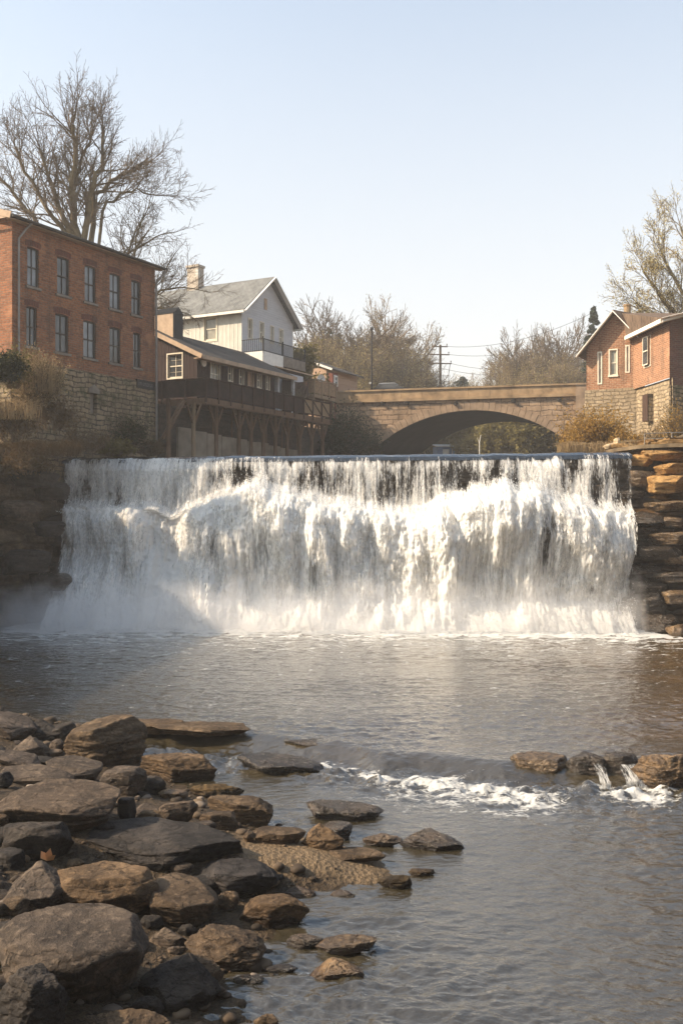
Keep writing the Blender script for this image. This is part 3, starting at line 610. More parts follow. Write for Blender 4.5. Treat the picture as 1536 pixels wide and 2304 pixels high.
def wall(name, f, a0, a1, z0, z1, ops, mat, parent, depth=.16, top=None):
    """flat wall with real openings and reveals; top = list of (a, z) making a gable above z1"""
    mb = MB(); As = sorted({a0, a1, *[o[0] for o in ops], *[o[1] for o in ops]}); Zs = sorted({z0, z1, *[o[2] for o in ops], *[o[3] for o in ops]})
    for i in range(len(As) - 1):
        for j in range(len(Zs) - 1):
            ca, cz = (As[i] + As[i+1]) / 2, (Zs[j] + Zs[j+1]) / 2
            if any(o[0] < ca < o[1] and o[2] < cz < o[3] for o in ops): continue
            mb.add([f(As[i], 0, Zs[j]), f(As[i+1], 0, Zs[j]), f(As[i+1], 0, Zs[j+1]), f(As[i], 0, Zs[j+1])], [(0, 1, 2, 3)])
    for a, b, c, d in ops:
        V = [f(a,0,c), f(b,0,c), f(b,0,d), f(a,0,d), f(a,depth,c), f(b,depth,c), f(b,depth,d), f(a,depth,d)]
        mb.add(V, [(0,1,5,4), (1,2,6,5), (2,3,7,6), (3,0,4,7)])
    if top: mb.add([f(a, 0, z) for a, z in top], [tuple(range(len(top)))])
    return mb.build(name, mat, parent)
def window(f, o, parent, fm, gm, sm=None, nv=1, nh=1, bt=.055, dep=.10, sill=.10, name='window', trim=None, arch=0):
    a, b, c, d = o; mb = MB()
    if trim:                             # casing proud of the wall
        tm, tw = trim
        for q in ((a-tw, a, c-tw, d+tw), (b, b+tw, c-tw, d+tw), (a, b, d, d+tw), (a, b, c-tw, c)): mbox(mb, f, q[0], q[1], -.03, .02, q[2], q[3])
    for q in ((a, a+bt, c, d), (b-bt, b, c, d), (a+bt, b-bt, d-bt, d), (a+bt, b-bt, c, c+bt*1.2)): mbox(mb, f, q[0], q[1], dep-.05, dep+.05, q[2], q[3])
    mid = (c + d) / 2; mbox(mb, f, a+bt, b-bt, dep-.035, dep+.04, mid-.028, mid+.028)
    for k in range(nv):
        x = a + (b - a) * (k + 1) / (nv + 1); mbox(mb, f, x-.014, x+.014, dep-.02, dep+.03, c+bt, d-bt)
    for k in range(nh):
        for lo_, hi_ in ((c, mid), (mid, d)):
            if nh > 1: z = lo_ + (hi_ - lo_) * .5; mbox(mb, f, a+bt, b-bt, dep-.018, dep+.028, z-.012, z+.012)
    w_ = mb.build(name, fm, parent)
    g = MB(); mbox(g, f, a+bt*.5, b-bt*.5, dep+.012, dep+.022, c+bt*.5, d-bt*.5); g.build('pane', gm, w_)
    if sm: g = MB(); mbox(g, f, a-.10, b+.10, -.07, dep-.06, c-sill, c-.002); g.build('sill', sm, w_)
    if arch: # soldier-course lintel over the opening
        g = MB(); n = 9
        for k in range(n):
            x0 = a - .10 + (b - a + .2) * k / n; x1 = a - .10 + (b - a + .2) * (k + 1) / n - .012
            u_ = ((k + .5) / n * 2 - 1); zz = .05 * (1 - u_ * u_)
            mbox(g, f, x0, x1, -.012, .05, d + .004 + zz - .07 * 0, d + arch + zz)
        g.build('lintel', M['brick_arch'], w_)
        g = MB(); n = 8
        for k in range(n):
            x0 = a + (b - a) * k / n; x1 = a + (b - a) * (k + 1) / n; u_ = ((k + .5) / n * 2 - 1)
            mbox(g, f, x0, x1, .0, dep, d - .06 * u_ * u_ - .002, d + .003)
        g.build('arch_filler', M['brick_arch'], w_)
    return w_
def slab(mb, pts, th):       # roof sheet: polygon of 3-D points given thickness downwards
    n = len(pts); V = [tuple(p) for p in pts] + [(p[0], p[1], p[2] - th) for p in pts]
    return mb.add(V, [tuple(range(n)), tuple(range(n, 2*n))[::-1]] + [((i+1) % n, i, n+i, n+(i+1) % n) for i in range(n)])
ANG = math.atan2(.8795, .4758)
# ---------------------------------------------------------------- brick mill (left)
A = Frame((-13.25, 40.1), ANG)
mill = A.root('brick_mill', 'tall red brick mill on a rubble stone base above the left side of the falls', 'building')
Lm = A.hy(349, 700)[0]; zt = A.hy(28, 492)[1]; zs = 10.6
rows = [[(62,88,566,640),(129,157,585,658),(191,216,604,674),(247,271,624,692),(296,317,638,707)], [(60,84,695,775),(125,155,712,790),(188,216,730,803),(247,272,742,812),(300,317,758,825)]]
ops = []
for rw in rows:
    zz = [(A.hy(r[0], r[3])[1], A.hy(r[1], r[2])[1]) for r in rw]; zb_, zt_ = np.mean([z[0] for z in zz]), np.mean([z[1] for z in zz])
    for r in rw: ops.append((A.hy(r[0], 600)[0], A.hy(r[1], 600)[0], zb_ - .03, zt_ + .06))
wall('front_wall', fy(0), 0, Lm, zs, zt, ops, M['brick'], mill)
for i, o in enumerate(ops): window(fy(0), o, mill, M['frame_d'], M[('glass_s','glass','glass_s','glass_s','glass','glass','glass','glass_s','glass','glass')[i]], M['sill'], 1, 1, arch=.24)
W_ = 7.0
wall('end_wall', fx(0), 0, W_, zs, zt, [(1.2, 2.2, 13.4, 15.0)], M['brick'], mill, top=[(0, zt), (W_, zt), (W_/2, zt + 1.15)])
window(fx(0), (1.2, 2.2, 13.4, 15.0), mill, M['frame_d'], M['glass'], M['sill'], 1, 1)
wall('far_end_wall', fx(Lm, -1), 0, W_, zs, zt, [], M['brick'], mill, top=[(0, zt), (W_, zt), (W_/2, zt + 1.15)])
g = MB(); g.box(-.02, Lm + .02, W_, W_ + .02, 7.0, zt); g.build('rear_wall', M['brick'], mill)
nx0 = A.hy(201, 870)[0]; nx1 = A.hy(216, 870)[0]; nz0, nz1 = A.hy(208, 930)[1], A.hy(208, 885)[1]
wall('stone_base', fy(-.07), -.07, Lm + .05, 5.5, zs, [(nx0, nx1, nz0, nz1)], M['stone'], mill, depth=.25)
g = MB(); g.box(nx0, nx1, .14, .2, nz0, nz1); g.build('blocked_opening', M['sill'], mill)
g = MB(); g.prism([(nx0 - .12, nz1), (nx1 + .12, nz1), (nx1 + .12, nz1 + .18), ((nx0 + nx1)/2, nz1 + .38), (nx0 - .12, nz1 + .18)], -.13, .1); g.build('pointed_lintel', M['sill'], mill)
g = MB(); g.box(-.07, Lm + .05, -.069, .0, zs - .001, zs + .03); g.box(-.07, 0, 0, W_, 5.5, zs); g.box(Lm, Lm + .05, 0, W_, 5.5, zs); g.build('stone_base_return', M['stone'], mill)
g = MB(); ov = .32; sl_ = 1.15 / (W_/2)
for sgn in (0, 1):
    e0 = -ov if sgn == 0 else W_ + ov
    slab(g, [(-.35, e0, zt - ov * sl_ + .12), (Lm + .3, e0, zt - ov * sl_ + .12), (Lm + .3, W_/2, zt + 1.27), (-.35, W_/2, zt + 1.27)], .09)
rf = g.build('roof', M['roof_d'], mill)
g = MB(); g.box(-.3, Lm + .28, -ov + .02, .0, zt - .10, zt - .01); g.box(-.38, -.352, -ov, W_/2, zt - .05, zt + .05)
g.bar((-.37, -ov, zt + .02), (-.37, W_/2, zt + 1.17), .05, .26); g.build('eaves_board', M['tan_trim'], mill)
g = MB(); g.tube([(-.35, -ov - .06, zt + .0), (Lm + .42, -ov - .06, zt - .03)], .065, 8); g.build('gutter', M['frame_d'], mill)
g = MB(); x = .25; g.tube([(x + .5, -ov - .05, zt - .02), (x + .35, -.2, zt - .25), (x, -.12, zt - .75), (x, -.12, 9.0)], .045, 8); g.build('downpipe', M['pipe'], mill)
g = MB(); x = Lm - .12; g.tube([(x + .42, -ov - .06, zt - .05), (x + .38, -ov - .04, zt - .3), (x + .1, -.14, zt - .62), (x + .04, -.14, zt - 1.0), (x + .06, -.15, 7.7)], .05, 8); g.build('downpipe', M['pipe'], mill)
# sign board with worn pale lettering
s0, s1 = A.hy(305, 860)[0], A.hy(345, 865)[0]; zc = A.hy(325, 866)[1]
sg = empty('wall_sign', (A.O.x, A.O.y, 0), ANG, 'long black name board with worn grey lettering on the brick mill wall', 'sign')
g = MB(); g.box(s0, s1, -.10, -.03, zc - .17, zc + .17); g.box(s0 - .02, s1 + .02, -.11, -.02, zc + .17, zc + .2); g.box(s0 - .02, s1 + .02, -.11, -.02, zc - .2, zc - .17); g.build('board', M['black'], sg)
rr = random.Random(3); g = MB(); x = s0 + .10
while x < s1 - .14:
    w_ = rr.choice((.07, .09, .11)); h_ = .075
    if rr.random() < .12: x += .08; continue
    st = rr.random()
    g.box(x, x + .02, -.108, -.101, zc - h_, zc + h_)
    if st < .6: g.box(x + w_ - .02, x + w_, -.108, -.101, zc - h_, zc + h_)
    if st > .25: g.box(x + .02, x + w_ - .02, -.108, -.101, zc + h_ - .025, zc + h_)
    if st > .5: g.box(x + .02, x + w_ - .02, -.108, -.101, zc - .012, zc + .012)
    if st < .4 or st > .8: g.box(x + .02, x + w_ - .02, -.108, -.101, zc - h_, zc - h_ + .025)
    x += w_ + .035
g.build('lettering', m_simple('worn_grey_paint', (.16, .16, .155), .8, .5, 12), sg)
# ---------------------------------------------------------------- maroon building + deck
B = Frame((-7.67, 53.0), ANG)
mar = B.root('maroon_river_house', 'low maroon board-sided building with a shallow dark roof beside the brick mill', 'building')
ze = 12.95; DZ = 10.22; Lb = B.hy(618, 800)[0]; T = 3.4; pitch = .47
wy = B.hx(378, 800)[0], B.hx(410, 800)[0]; z0_, z1_ = B.hx(394, 850)[1], B.hx(394, 797)[1]
fo = (min(wy), max(wy), z0_, z1_)
wall('front_wall', fx(0), 0, T, 6.5, ze, [fo], M['maroon'], mar, top=[(0, ze), (T, ze), (T, ze + T * pitch)])
window(fx(0), fo, mar, M['frame_w'], M['glass'], None, 1, 2, trim=(M['frame_w'], .07))
ops = []
for a, b, c, d in ((474,494,806,868),(514,523,817,857),(539,548,824,866),(558,569,828,882),(579,587,834,872),(599,606,839,877)):
    xa = B.hy(a, 800)[0]; xb = B.hy(b, 800)[0]; zb = B.hy((a+b)/2, d)[1]; zt2 = B.hy((a+b)/2, c)[1]
    ops.append((xa, xb, max(zb, DZ + .05), min(zt2, ze - .25)))
wall('river_wall', fy(0), 0, Lb, 6.5, ze, ops, M['maroon'], mar)
for i, o in enumerate(ops):
    if i in (0, 3): window(fy(0), o, mar, M['frame_w'] if i == 0 else M['tan_trim'], M['glass_w'] if i == 0 else M['tan_wall'], None, 1 if i == 0 else 0, 0, name='door', trim=(M['frame_w'], .05))
    else: window(fy(0), o, mar, M['frame_w'], M['glass'], None, 0, 0, trim=(M['frame_w'], .05))
g = MB(); slab(g, [(-.35, -.55, ze - .55 * pitch + .12), (Lb + 1.6, -.55, ze - .55 * pitch + .12), (Lb + 1.6, T, ze + T * pitch + .12), (-.35, T, ze + T * pitch + .12)], .10)
slab(g, [(-.35, T, ze + T * pitch + .12), (Lb, T, ze + T * pitch + .12), (Lb, T + 3, ze + .3), (-.35, T + 3, ze + .3)], .10)
g.build('roof', M['roof_d'], mar)
g = MB(); g.bar((-.38, -.58, ze - .58 * pitch + .03), (-.38, T, ze + T * pitch + .03), .05, .24); g.build('bargeboard', M['tan_trim'], mar)
g = MB(); g.box(-.35, Lb + 1.6, -.62, -.56, ze - .36, ze - .14); g.box(-.3, Lb + 1.5, -.56, 0, ze - .32, ze - .27); g.build('fascia', M['tan_trim'], mar)
g = MB(); g.box(Lb + .0, Lb + .16, -.25, .3, DZ, ze - .3); g.box(Lb + 1.35, Lb + 1.5, -.5, -.35, DZ, ze - .3); g.box(Lb + .02, Lb + 4.4, .62, .7, DZ, ze + .3); g.build('porch_wall', M['white_h'], mar)
o = (Lb + .35, Lb + .95, DZ + .35, ze - .55); window(fy(.60), o, mar, M['frame_w'], M['glass_w'], None, 0, 0, trim=(M['frame_w'], .06), dep=-.02)
g = MB(); g.box(Lb + 1.5, Lb + 4.4, .30, .42, DZ, ze - .2); g.box(Lb + 1.5, Lb + 1.7, -.3, .3, DZ, ze - .2); g.box(Lb + 3.3, Lb + 3.5, -.3, .3, DZ, ze - .2); g.build('dark_porch_front', M['wood_dk'], mar)
p = B.hy(457, 816, -.02); g = MB()
g.tube([(p[0], -.02, p[1]), (p[0], -.10, p[1])], .22, 18); ob = g.build('wall_lamp', M['white_trim'], mar); ob.scale = (1, 1, 1)
# dormer box behind the ridge
yd = 2.2; d0 = B.hy(391, 720, yd); d1 = B.hy(412, 720, yd); dz0, dz1 = B.hy(400, 752, yd)[1], B.hy(400, 706, yd)[1]
g = MB(); g.box(d0[0], d1[0], yd, yd + .05, dz0 - .4, dz1); g.prism([(d0[0] - .04, dz1), (d1[0] + .04, dz1), ((d0[0] + d1[0]) / 2, dz1 + .38)], yd - .03, yd + 2.0); dm = g.build('dormer', M['black'], mar)
g = MB(); g.box(d0[0], d0[0] + .05, yd + .05, yd + 2, dz0 - .4, dz1); g.build('dormer_side', M['tan_trim'], dm)
# deck
yk = -2.13; xk0 = B.hy(462, 870, yk)[0]; xk1 = B.hy(741, 920, yk)[0]
deck = B.root('timber_deck', 'long dark timber deck on posts along the river side of the maroon building', 'deck')
g = MB()
xx = xk0
while xx < xk1:
    g.box(xx, min(xx + .14, xk1), yk, (3.2 if xx < -.1 else -.02), DZ - .05, DZ); xx += .15
g.build('decking', M['wood_br'], deck)
g = MB(); g.box(xk0 - .02, xk1 + .02, yk - .06, yk - .002, DZ - .30, DZ + .02); g.box(xk0 - .06, xk0 - .002, yk, 3.2, DZ - .30, DZ + .02)
for q in (.5, 1.5): g.box(xk0, xk1, yk + q, yk + q + .12, DZ - .32, DZ - .06)
g.build('rim_joist', M['wood_br'], deck)
g = MB(); rp = []; n = 12
for i in range(n + 1): rp.append(xk0 + (xk1 - xk0) * i / n)
for x in rp: g.box(x - .045, x + .045, yk - .09, yk + .0, DZ - .2, DZ + .98)
for y in (yk + 1.2, yk + 2.7, yk + 4.2): g.box(xk0 - .09, xk0, y - .045, y + .045, DZ - .2, DZ + .98)
g.box(xk0 - .1, xk1 + .05, yk - .11, yk + .04, DZ + .98, DZ + 1.03); g.box(xk0 - .11, xk0 + .04, yk, 3.2, DZ + .98, DZ + 1.03)
g.box(xk0, xk1, yk - .05, yk - .01, DZ + .12, DZ + .17); g.build('railing', M['wood_dk'], deck)
g = MB(); g.box(rp[0] + .05, rp[n - 3], yk - .035, yk - .02, DZ + .17, DZ + .96); g.box(xk0 - .035, xk0 - .02, yk, 3.1, DZ + .12, DZ + .96); g.build('dark_screen', M['screen'], deck)
g = MB(); g.box(rp[n - 3] + .05, rp[n], yk - .035, yk - .02, DZ + .17, DZ + .96); g.build('timber_panel', M['wood_lt'], deck)
g = MB()
for i in (n - 3, n - 2, n - 1): g.bar((rp[i] + .05, yk - .06, DZ + .94), (rp[i + 1] - .05, yk - .06, DZ + .2), .04, .05)
g.build('diagonal_brace', M['wood_dk'], deck)
for i, px in enumerate((379, 436, 486, 538, 565, 592, 619, 646, 674, 701, 725)):
    x = B.hy(px, 950, yk + .15)[0]; rr = random.Random(i); g = MB()
    g.tube([(x, yk + .15, 6.3), (x + rr.uniform(-.04, .04), yk + .15, 8.2), (x, yk + .15, DZ - .3)], [.12, .11, .11], 9); po = g.build('post', M['wood_lt'] if i == 1 else M['wood_br'], deck, True)
    g = MB()
    for sg_ in (-1, 1):
        if i == 0 and sg_ < 0: continue
        g.bar((x, yk + .15, 8.75 if i else 8.3), (x + sg_ * (.62 if i else 1.3), yk + .15, DZ - .28), .09, .09)
    if i == 0:
        g.bar((x, yk + .5, 8.0), (x + 1.5, yk + .5, DZ - .28), .12, .14); g.bar((x, yk + .9, 8.1), (x - .6, yk + 2.4, DZ - .28), .12, .14)
    g.build('knee_brace', M['wood_br'], po)
for i in range(7):
    x = xk0 + 1.2 + i * 1.75; g = MB(); g.tube([(x, yk + 1.7, 6.3), (x, yk + 1.7, DZ - .3)], .09, 7); g.build('rear_post', M['wood_br'], deck, True)
# retaining wall of panels below the deck
rw = B.root('retaining_wall', 'low retaining wall of stained concrete panels behind the deck posts', 'wall')
yr = yk + .75; xa = B.hy(402, 980, yr)[0]; xb = B.hy(676, 980, yr)[0]; x = xa; rr = random.Random(9)
while x < xb - .3:
    w_ = rr.uniform(.95, 1.35); h_ = 8.72 - .045 * (x - xa) + rr.uniform(-.05, .05); g = MB(); g.box(x, min(x + w_ - .05, xb), yr + rr.uniform(0, .03), yr + .14, 6.2, h_); g.build('panel', M['concrete'], rw); x += w_
g = MB(); g.box(xa - .4, xk1 + 2.5, yr + .9, yr + 1.4, 6.0, DZ - .35); g.build('foundation', M['wetcliff'], mar)  # dark rock wall put in to fill the shaded void below the deck
# ---------------------------------------------------------------- white house
Wf = Frame((-6.31, 63.1), ANG)
wh = Wf.root('white_house', 'tall white gabled house with grey shingle roof rising behind the maroon building', 'house')
zw = 17.5; gw = 6.2; zr = 19.95; D_ = 9.5
fo = Wf.hx(460, 740)[0], Wf.hx(487, 740)[0]; fo = (min(fo), max(fo), Wf.hx(473, 766)[1], Wf.hx(473, 714)[1])
wall('side_wall', fx(0), 0, D_, 7, zw, [fo], M['white_v'], wh); window(fx(0), fo, wh, M['frame_w'], M['glass_w'], None, 0, 0, trim=(M['frame_w'], .09), bt=.08)
ops = []
for a, b, c, d in ((559,567,718,762),(585,593,726,768),(609,615,735,772),(629,636,742,776),(594,600,672,697)):
    ops.append((Wf.hy(a, 700)[0], Wf.hy(b, 700)[0], Wf.hy((a+b)/2, d)[1], Wf.hy((a+b)/2, c)[1]))
wall('gable_wall', fy(0), 0, gw, 7, zw, ops[:4], M['white_h'], wh, top=[(0, zw), (gw, zw), (gw/2, zr)])
for o in ops[:4]: window(fy(0), o, wh, M['frame_w'], M['glass_w'], None, 0, 0, trim=(M['frame_w'], .07))
g = MB(); o = ops[4]; g.box(o[0], o[1], -.04, -.005, o[2], o[3]); g.build('attic_vent', M['tan_trim'], wh)
g = MB(); g.box(gw, gw + .05, 0, D_, 7, zw); g.box(0, gw, D_, D_ + .05, 7, zw); g.prism([(0, zw), (gw, zw), (gw/2, zr)], D_, D_ + .05); g.build('rear_walls', M['white_v'], wh)
g = MB(); k_ = (zr - zw) / (gw/2)
for s_1, e_ in ((0, -.4), (1, gw + .4)): slab(g, [(e_, -.45, zw - .4 * k_ + .14), (gw/2, -.45, zr + .14), (gw/2, D_ + .4, zr + .14), (e_, D_ + .4, zw - .4 * k_ + .14)], .11)
g.build('roof', M['roof_g'], wh)
g = MB()
for e_ in (-.42, gw + .42): g.bar((e_, -.48, zw - .42 * k_ + .04), (gw/2, -.48, zr + .06), .05, .30, (0, 1, 0)); g.box(e_ - .05, e_ + .05, -.45, D_ + .4, zw - .42 * k_ - .06, zw - .42 * k_ + .1)
g.build('bargeboard', M['white_trim'], wh)
cy0 = Wf.hx(446, 640, gw/2 - .35)[0]; cy1 = Wf.hx(416, 640, gw/2 - .35)[0]
g = MB(); ya, yb = sorted((cy0, cy1)); yb = min(yb, ya + .95); g.box(gw/2 - .35, gw/2 + .3, ya, yb, zr - .6, 21.4); g.box(gw/2 - .42, gw/2 + .37, ya - .07, yb + .07, 21.4, 21.55)
g.build('chimney', m_brick('limewashed_brick', (.62, .55, .46), (.52, .45, .37), (.40, .34, .27), worn=.2), wh)
bl_ = empty('balcony', (0, 0, 0)); bl_.parent = wh
yb_ = -1.6; xe = Wf.hy(686, 800, yb_)[0]; bz = 14.62; xm = Wf.hy(636, 800, yb_)[0]
g = MB(); g.box(-.0, xe, yb_, -.02, bz - .12, bz); g.box(0, xm, yb_ - .04, yb_ - .002, bz - .75, bz + .02); g.box(-.04, -.002, yb_, 0, bz - .75, bz + .02); g.build('white_skirt', M['white_trim'], bl_)
g = MB(); g.box(xm + .01, xe, yb_ - .04, yb_ - .002, bz - .62, bz + .02); g.build('grey_fascia', M['sill'], bl_)
g = MB(); x = 0.0
while x < xe: g.box(x - .012, x + .012, yb_ - .012, yb_ + .012, bz, bz + .82); x += .13
for y in np.arange(yb_, 0, .15): g.box(-.012, .012, y - .012, y + .012, bz, bz + .82)
for z in (bz + .08, bz + .82): g.box(0, xe, yb_ - .025, yb_ + .025, z - .02, z + .02); g.box(-.02, .02, yb_, 0, z - .02, z + .02)
for x in (0, xm, xe - .03): g.box(x - .035, x + .035, yb_ - .035, yb_ + .035, bz - .1, bz + .95)
g.build('iron_railing', M['iron'], bl_)
g = MB(); g.box(1.8, xe, yb_ + .3, -.01, 10.2, bz - .14); g.build('dark_lower_storey', M['wood_dk'], wh)
g = MB(); slab(g, [(xm - 1.0, yb_ - .9, bz - .95), (xe - .4, yb_ - .9, bz - .95), (xe - .4, yb_, bz - .7), (xm - 1.0, yb_, bz - .7)], .08); g.build('porch_roof', M['tan_trim'], wh)
# ---------------------------------------------------------------- tan house beyond, raised side deck
Tf = Frame((P(734, 800, 75).x, 75.0), ANG)
th = Tf.root('tan_house', 'small tan house with a white-edged roof half hidden past the white house', 'house')
zt3 = Tf.hx(734, 828)[1]
g = MB(); g.box(0, 5, 0, 4.2, 8, zt3); g.prism([(0, zt3), (0, zt3), (0, zt3)], 0, .1); g.build('wall', M['tan_wall'], th)
g = MB(); yy0 = 4.2; g.add([(0, 0, zt3), (0, 4.2, zt3), (0, 4.2, zt3 + 1.6)], [(0, 1, 2)]); g.build('gable', M['tan_wall'], th)
g = MB(); slab(g, [(-.2, -.6, zt3 - .1), (5, -.6, zt3 - .1), (5, 4.2, zt3 + 1.75), (-.2, 4.2, zt3 + 1.75)], .1); g.build('roof', M['roof_d'], th)
g = MB(); g.bar((-.24, -.62, zt3 - .17), (-.24, 4.2, zt3 + 1.68), .05, .16); g.build('bargeboard', M['white_trim'], th)
g = MB(); g.box(.1, .9, -.5, -.02, 10.6, zt3 - .35); g.build('red_bay', m_simple('faded_red_board', (.14, .05, .035), .8), th)
o = (.3, .75, zt3 - 1.3, zt3 - .6); window(fy(-.5), o, th, M['white_trim'], M['glass'], None, 0, 0, trim=(M['white_trim'], .07), dep=-.03)
p = P(722, 852, 70); dish = empty('satellite_dish', p, .4, 'white satellite dish on the railing corner beside the tan house', 'satellite dish')
g = MB(); th_ = np.linspace(0, 2*np.pi, 17)[:-1]; V = [(0, .06, 0)] + [(.3*r_*math.cos(a), .06 - .1*r_*r_ , .3*r_*math.sin(a)) for r_ in (.5, 1) for a in th_]
g.add(V, [(0, 1+i, 1+(i+1) % 16) for i in range(16)] + [(1+i, 17+i, 17+(i+1) % 16, 1+(i+1) % 16) for i in range(16)]); g.build('reflector', M['white_trim'], dish)
g = MB(); g.tube([(0, .05, 0), (0, .12, -.6)], .025, 6); g.tube([(0, .05, -.05), (0, -.35, .02)], .012, 5); g.build('bracket', M['iron'], dish)
Df = Frame((P(706, 880, 66).x, 66.0), ANG)
sd = Df.root('raised_side_deck', 'pale timber deck with tan panelled railing on struts in front of the tan house', 'deck')
xe2 = Df.hy(755, 890)[0]; dz = Df.hy(706, 886)[1]; ye2 = Df.hx(682, 880)[0]
g = MB(); g.box(0, xe2, 0, 3, dz - .22, dz); g.build('decking', M['wood_lt'], sd)
g = MB(); g.box(0, xe2, -.03, 0, dz + .08, dz + .92); g.box(-.03, 0, 0, ye2, dz + .08, dz + .92); g.build('railing_panel', m_simple('tan_woven_screen', (.26, .17, .10), .9, .3, 8), sd)
g = MB()
for x in np.linspace(0, xe2, 4): g.box(x - .05, x + .05, -.08, -.03, dz - .2, dz + 1.0)
for y in np.linspace(.7, ye2, 2): g.box(-.08, -.03, y - .05, y + .05, dz - .2, dz + 1.0)
g.box(-.1, xe2 + .05, -.1, .02, dz + .95, dz + 1.01); g.box(-.1, .02, 0, ye2, dz + .95, dz + 1.01); g.build('rail', M['wood_lt'], sd)
for x in (.15, xe2 * .5, xe2 - .15): g = MB(); g.bar((x, .1, dz - .2), (x + .2, .5, 7.0), .12); g.build('post', M['wood_lt'], sd)
# ---------------------------------------------------------------- bridge
Lp, Rp = P(790, 880, 75.0), P(1305, 862, 70.8); bang = math.atan2(Rp.y - Lp.y, Rp.x - Lp.x)
K = Frame((Lp.x, Lp.y), bang)
br = K.root('stone_arch_bridge', 'wide stone bridge with one low segmental arch spanning the river above the falls', 'bridge')
LB = (Rp - Lp).to_2d().length; zp, zl_ = 13.78, 13.0
pts = np.array([K.hy(a, b) for a, b in ((854,1000),(922,954),(982,934),(1050,923),(1118,928),(1178,943),(1228,961),(1264,984))])
Amat = np.c_[2*pts, np.ones(len(pts))]; sol = np.linalg.lstsq(Amat, (pts**2).sum(1), rcond=None)[0]; axc, azc = sol[0], sol[1]; Ra = math.sqrt(sol[2] + axc**2 + azc**2); RT = .58
def arc(r, zmin=6.0, n=60):
    a0 = math.acos(min(1, max(-1, (zmin - azc) / r))); return [(axc + r * math.sin(t_), azc + r * math.cos(t_)) for t_ in np.linspace(-a0, a0, n)]
skew = Vector((.45, 1.0)).normalized(); sk = Vector((skew.dot(K.x), skew.dot(K.y))); sk = sk / sk.y      # local x shift per local y
BW = 9.5
def spandrel(y, nm, par):
    g = MB(); sh = sk.x * y; xs_ = np.linspace(-9, LB + 9, 240); ro = Ra + RT - .02
    for i in range(len(xs_) - 1):
        a, b = xs_[i], xs_[i+1]
        def lo(x):
            q = ro**2 - (x - axc)**2
            z = azc + math.sqrt(q) if q > 0 else 5.5
            return max(z, 5.5) if abs(x - axc) < ro else 5.5
        za, zb = lo(a), lo(b)
        g.add([(a + sh, y, za), (b + sh, y, zb), (b + sh, y, zl_), (a + sh, y, zl_)], [(0, 1, 2, 3)])
    return g.build(nm, M['stone_b'], par)
spandrel(0, 'spandrel_wall', br); spandrel(BW, 'far_spandrel_wall', br)
g = MB(); n = 58; a0 = math.acos((5.8 - azc) / (Ra + RT * .5)); rr = random.Random(4)
for i in range(n):
    t0, t1 = -a0 + 2*a0*i/n, -a0 + 2*a0*(i+1)/n - .0022; r0, r1 = Ra, Ra + RT + rr.uniform(-.04, .05); yo = -.05 - rr.uniform(0, .03)
    q = [(axc + r*math.sin(t_), azc + r*math.cos(t_)) for r, t_ in ((r0, t0), (r1, t0), (r1, t1), (r0, t1))]
    g.prism(q, yo, .28)
g.build('arch_ring', M['vous'], br)
ar = arc(Ra + .01, 5.6, 70); g = MB()
for i in range(len(ar) - 1):
    for j in range(8):
        y0, y1 = .1 + (BW - .1) * j / 8, .1 + (BW - .1) * (j + 1) / 8
        g.add([(ar[i][0] + sk.x*y0, y0, ar[i][1]), (ar[i+1][0] + sk.x*y0, y0, ar[i+1][1]), (ar[i+1][0] + sk.x*y1, y1, ar[i+1][1]), (ar[i][0] + sk.x*y1, y1, ar[i][1])], [(0, 1, 2, 3)])
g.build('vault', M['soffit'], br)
g = MB(); slab(g, [(-9, .31, zl_ + .42), (LB + 9, .31, zl_ + .42), (LB + 9 + sk.x*BW, BW - .02, zl_ + .42), (-9 + sk.x*BW, BW - .02, zl_ + .42)], .6); g.build('roadway', M['cap'], br)
g = MB(); x = -3.2
while x < LB + .2:
    w_ = rr.uniform(1.4, 2.1); g.box(x, x + w_ - .015, -.05 + rr.uniform(-.008, .008), .3, zl_ + .05, zp - .12); x += w_
g.box(-3.4, LB + .3, -.14, .34, zp - .12, zp); g.box(-3.4, LB + .3, -.20, .05, zl_ - .16, zl_ + .048)
g.build('parapet', M['cap'], br)
g = MB(); slab(g, [(-3 + sk.x*BW, BW, zp), (LB + sk.x*BW, BW, zp), (LB + sk.x*BW, BW + .3, zp), (-3 + sk.x*BW, BW + .3, zp)], .75); g.build('far_parapet', M['cap'], br)
for px, py in ((860, 908), (914, 908), (1023, 909), (1153, 903), (1257, 901)):
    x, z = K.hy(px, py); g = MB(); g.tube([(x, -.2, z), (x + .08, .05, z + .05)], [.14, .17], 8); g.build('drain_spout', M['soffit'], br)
x0 = K.hy(1296, 900)[0]; g = MB(); g.box(x0 - .05, x0 + .75, -.5, .3, K.hy(1300, 935)[1], K.hy(1300, 868)[1]); g.box(x0 - .12, x0 + .8, -.57, .35, K.hy(1300, 868)[1], K.hy(1300, 868)[1] + .12); g.build('end_pier', M['vous'], br)
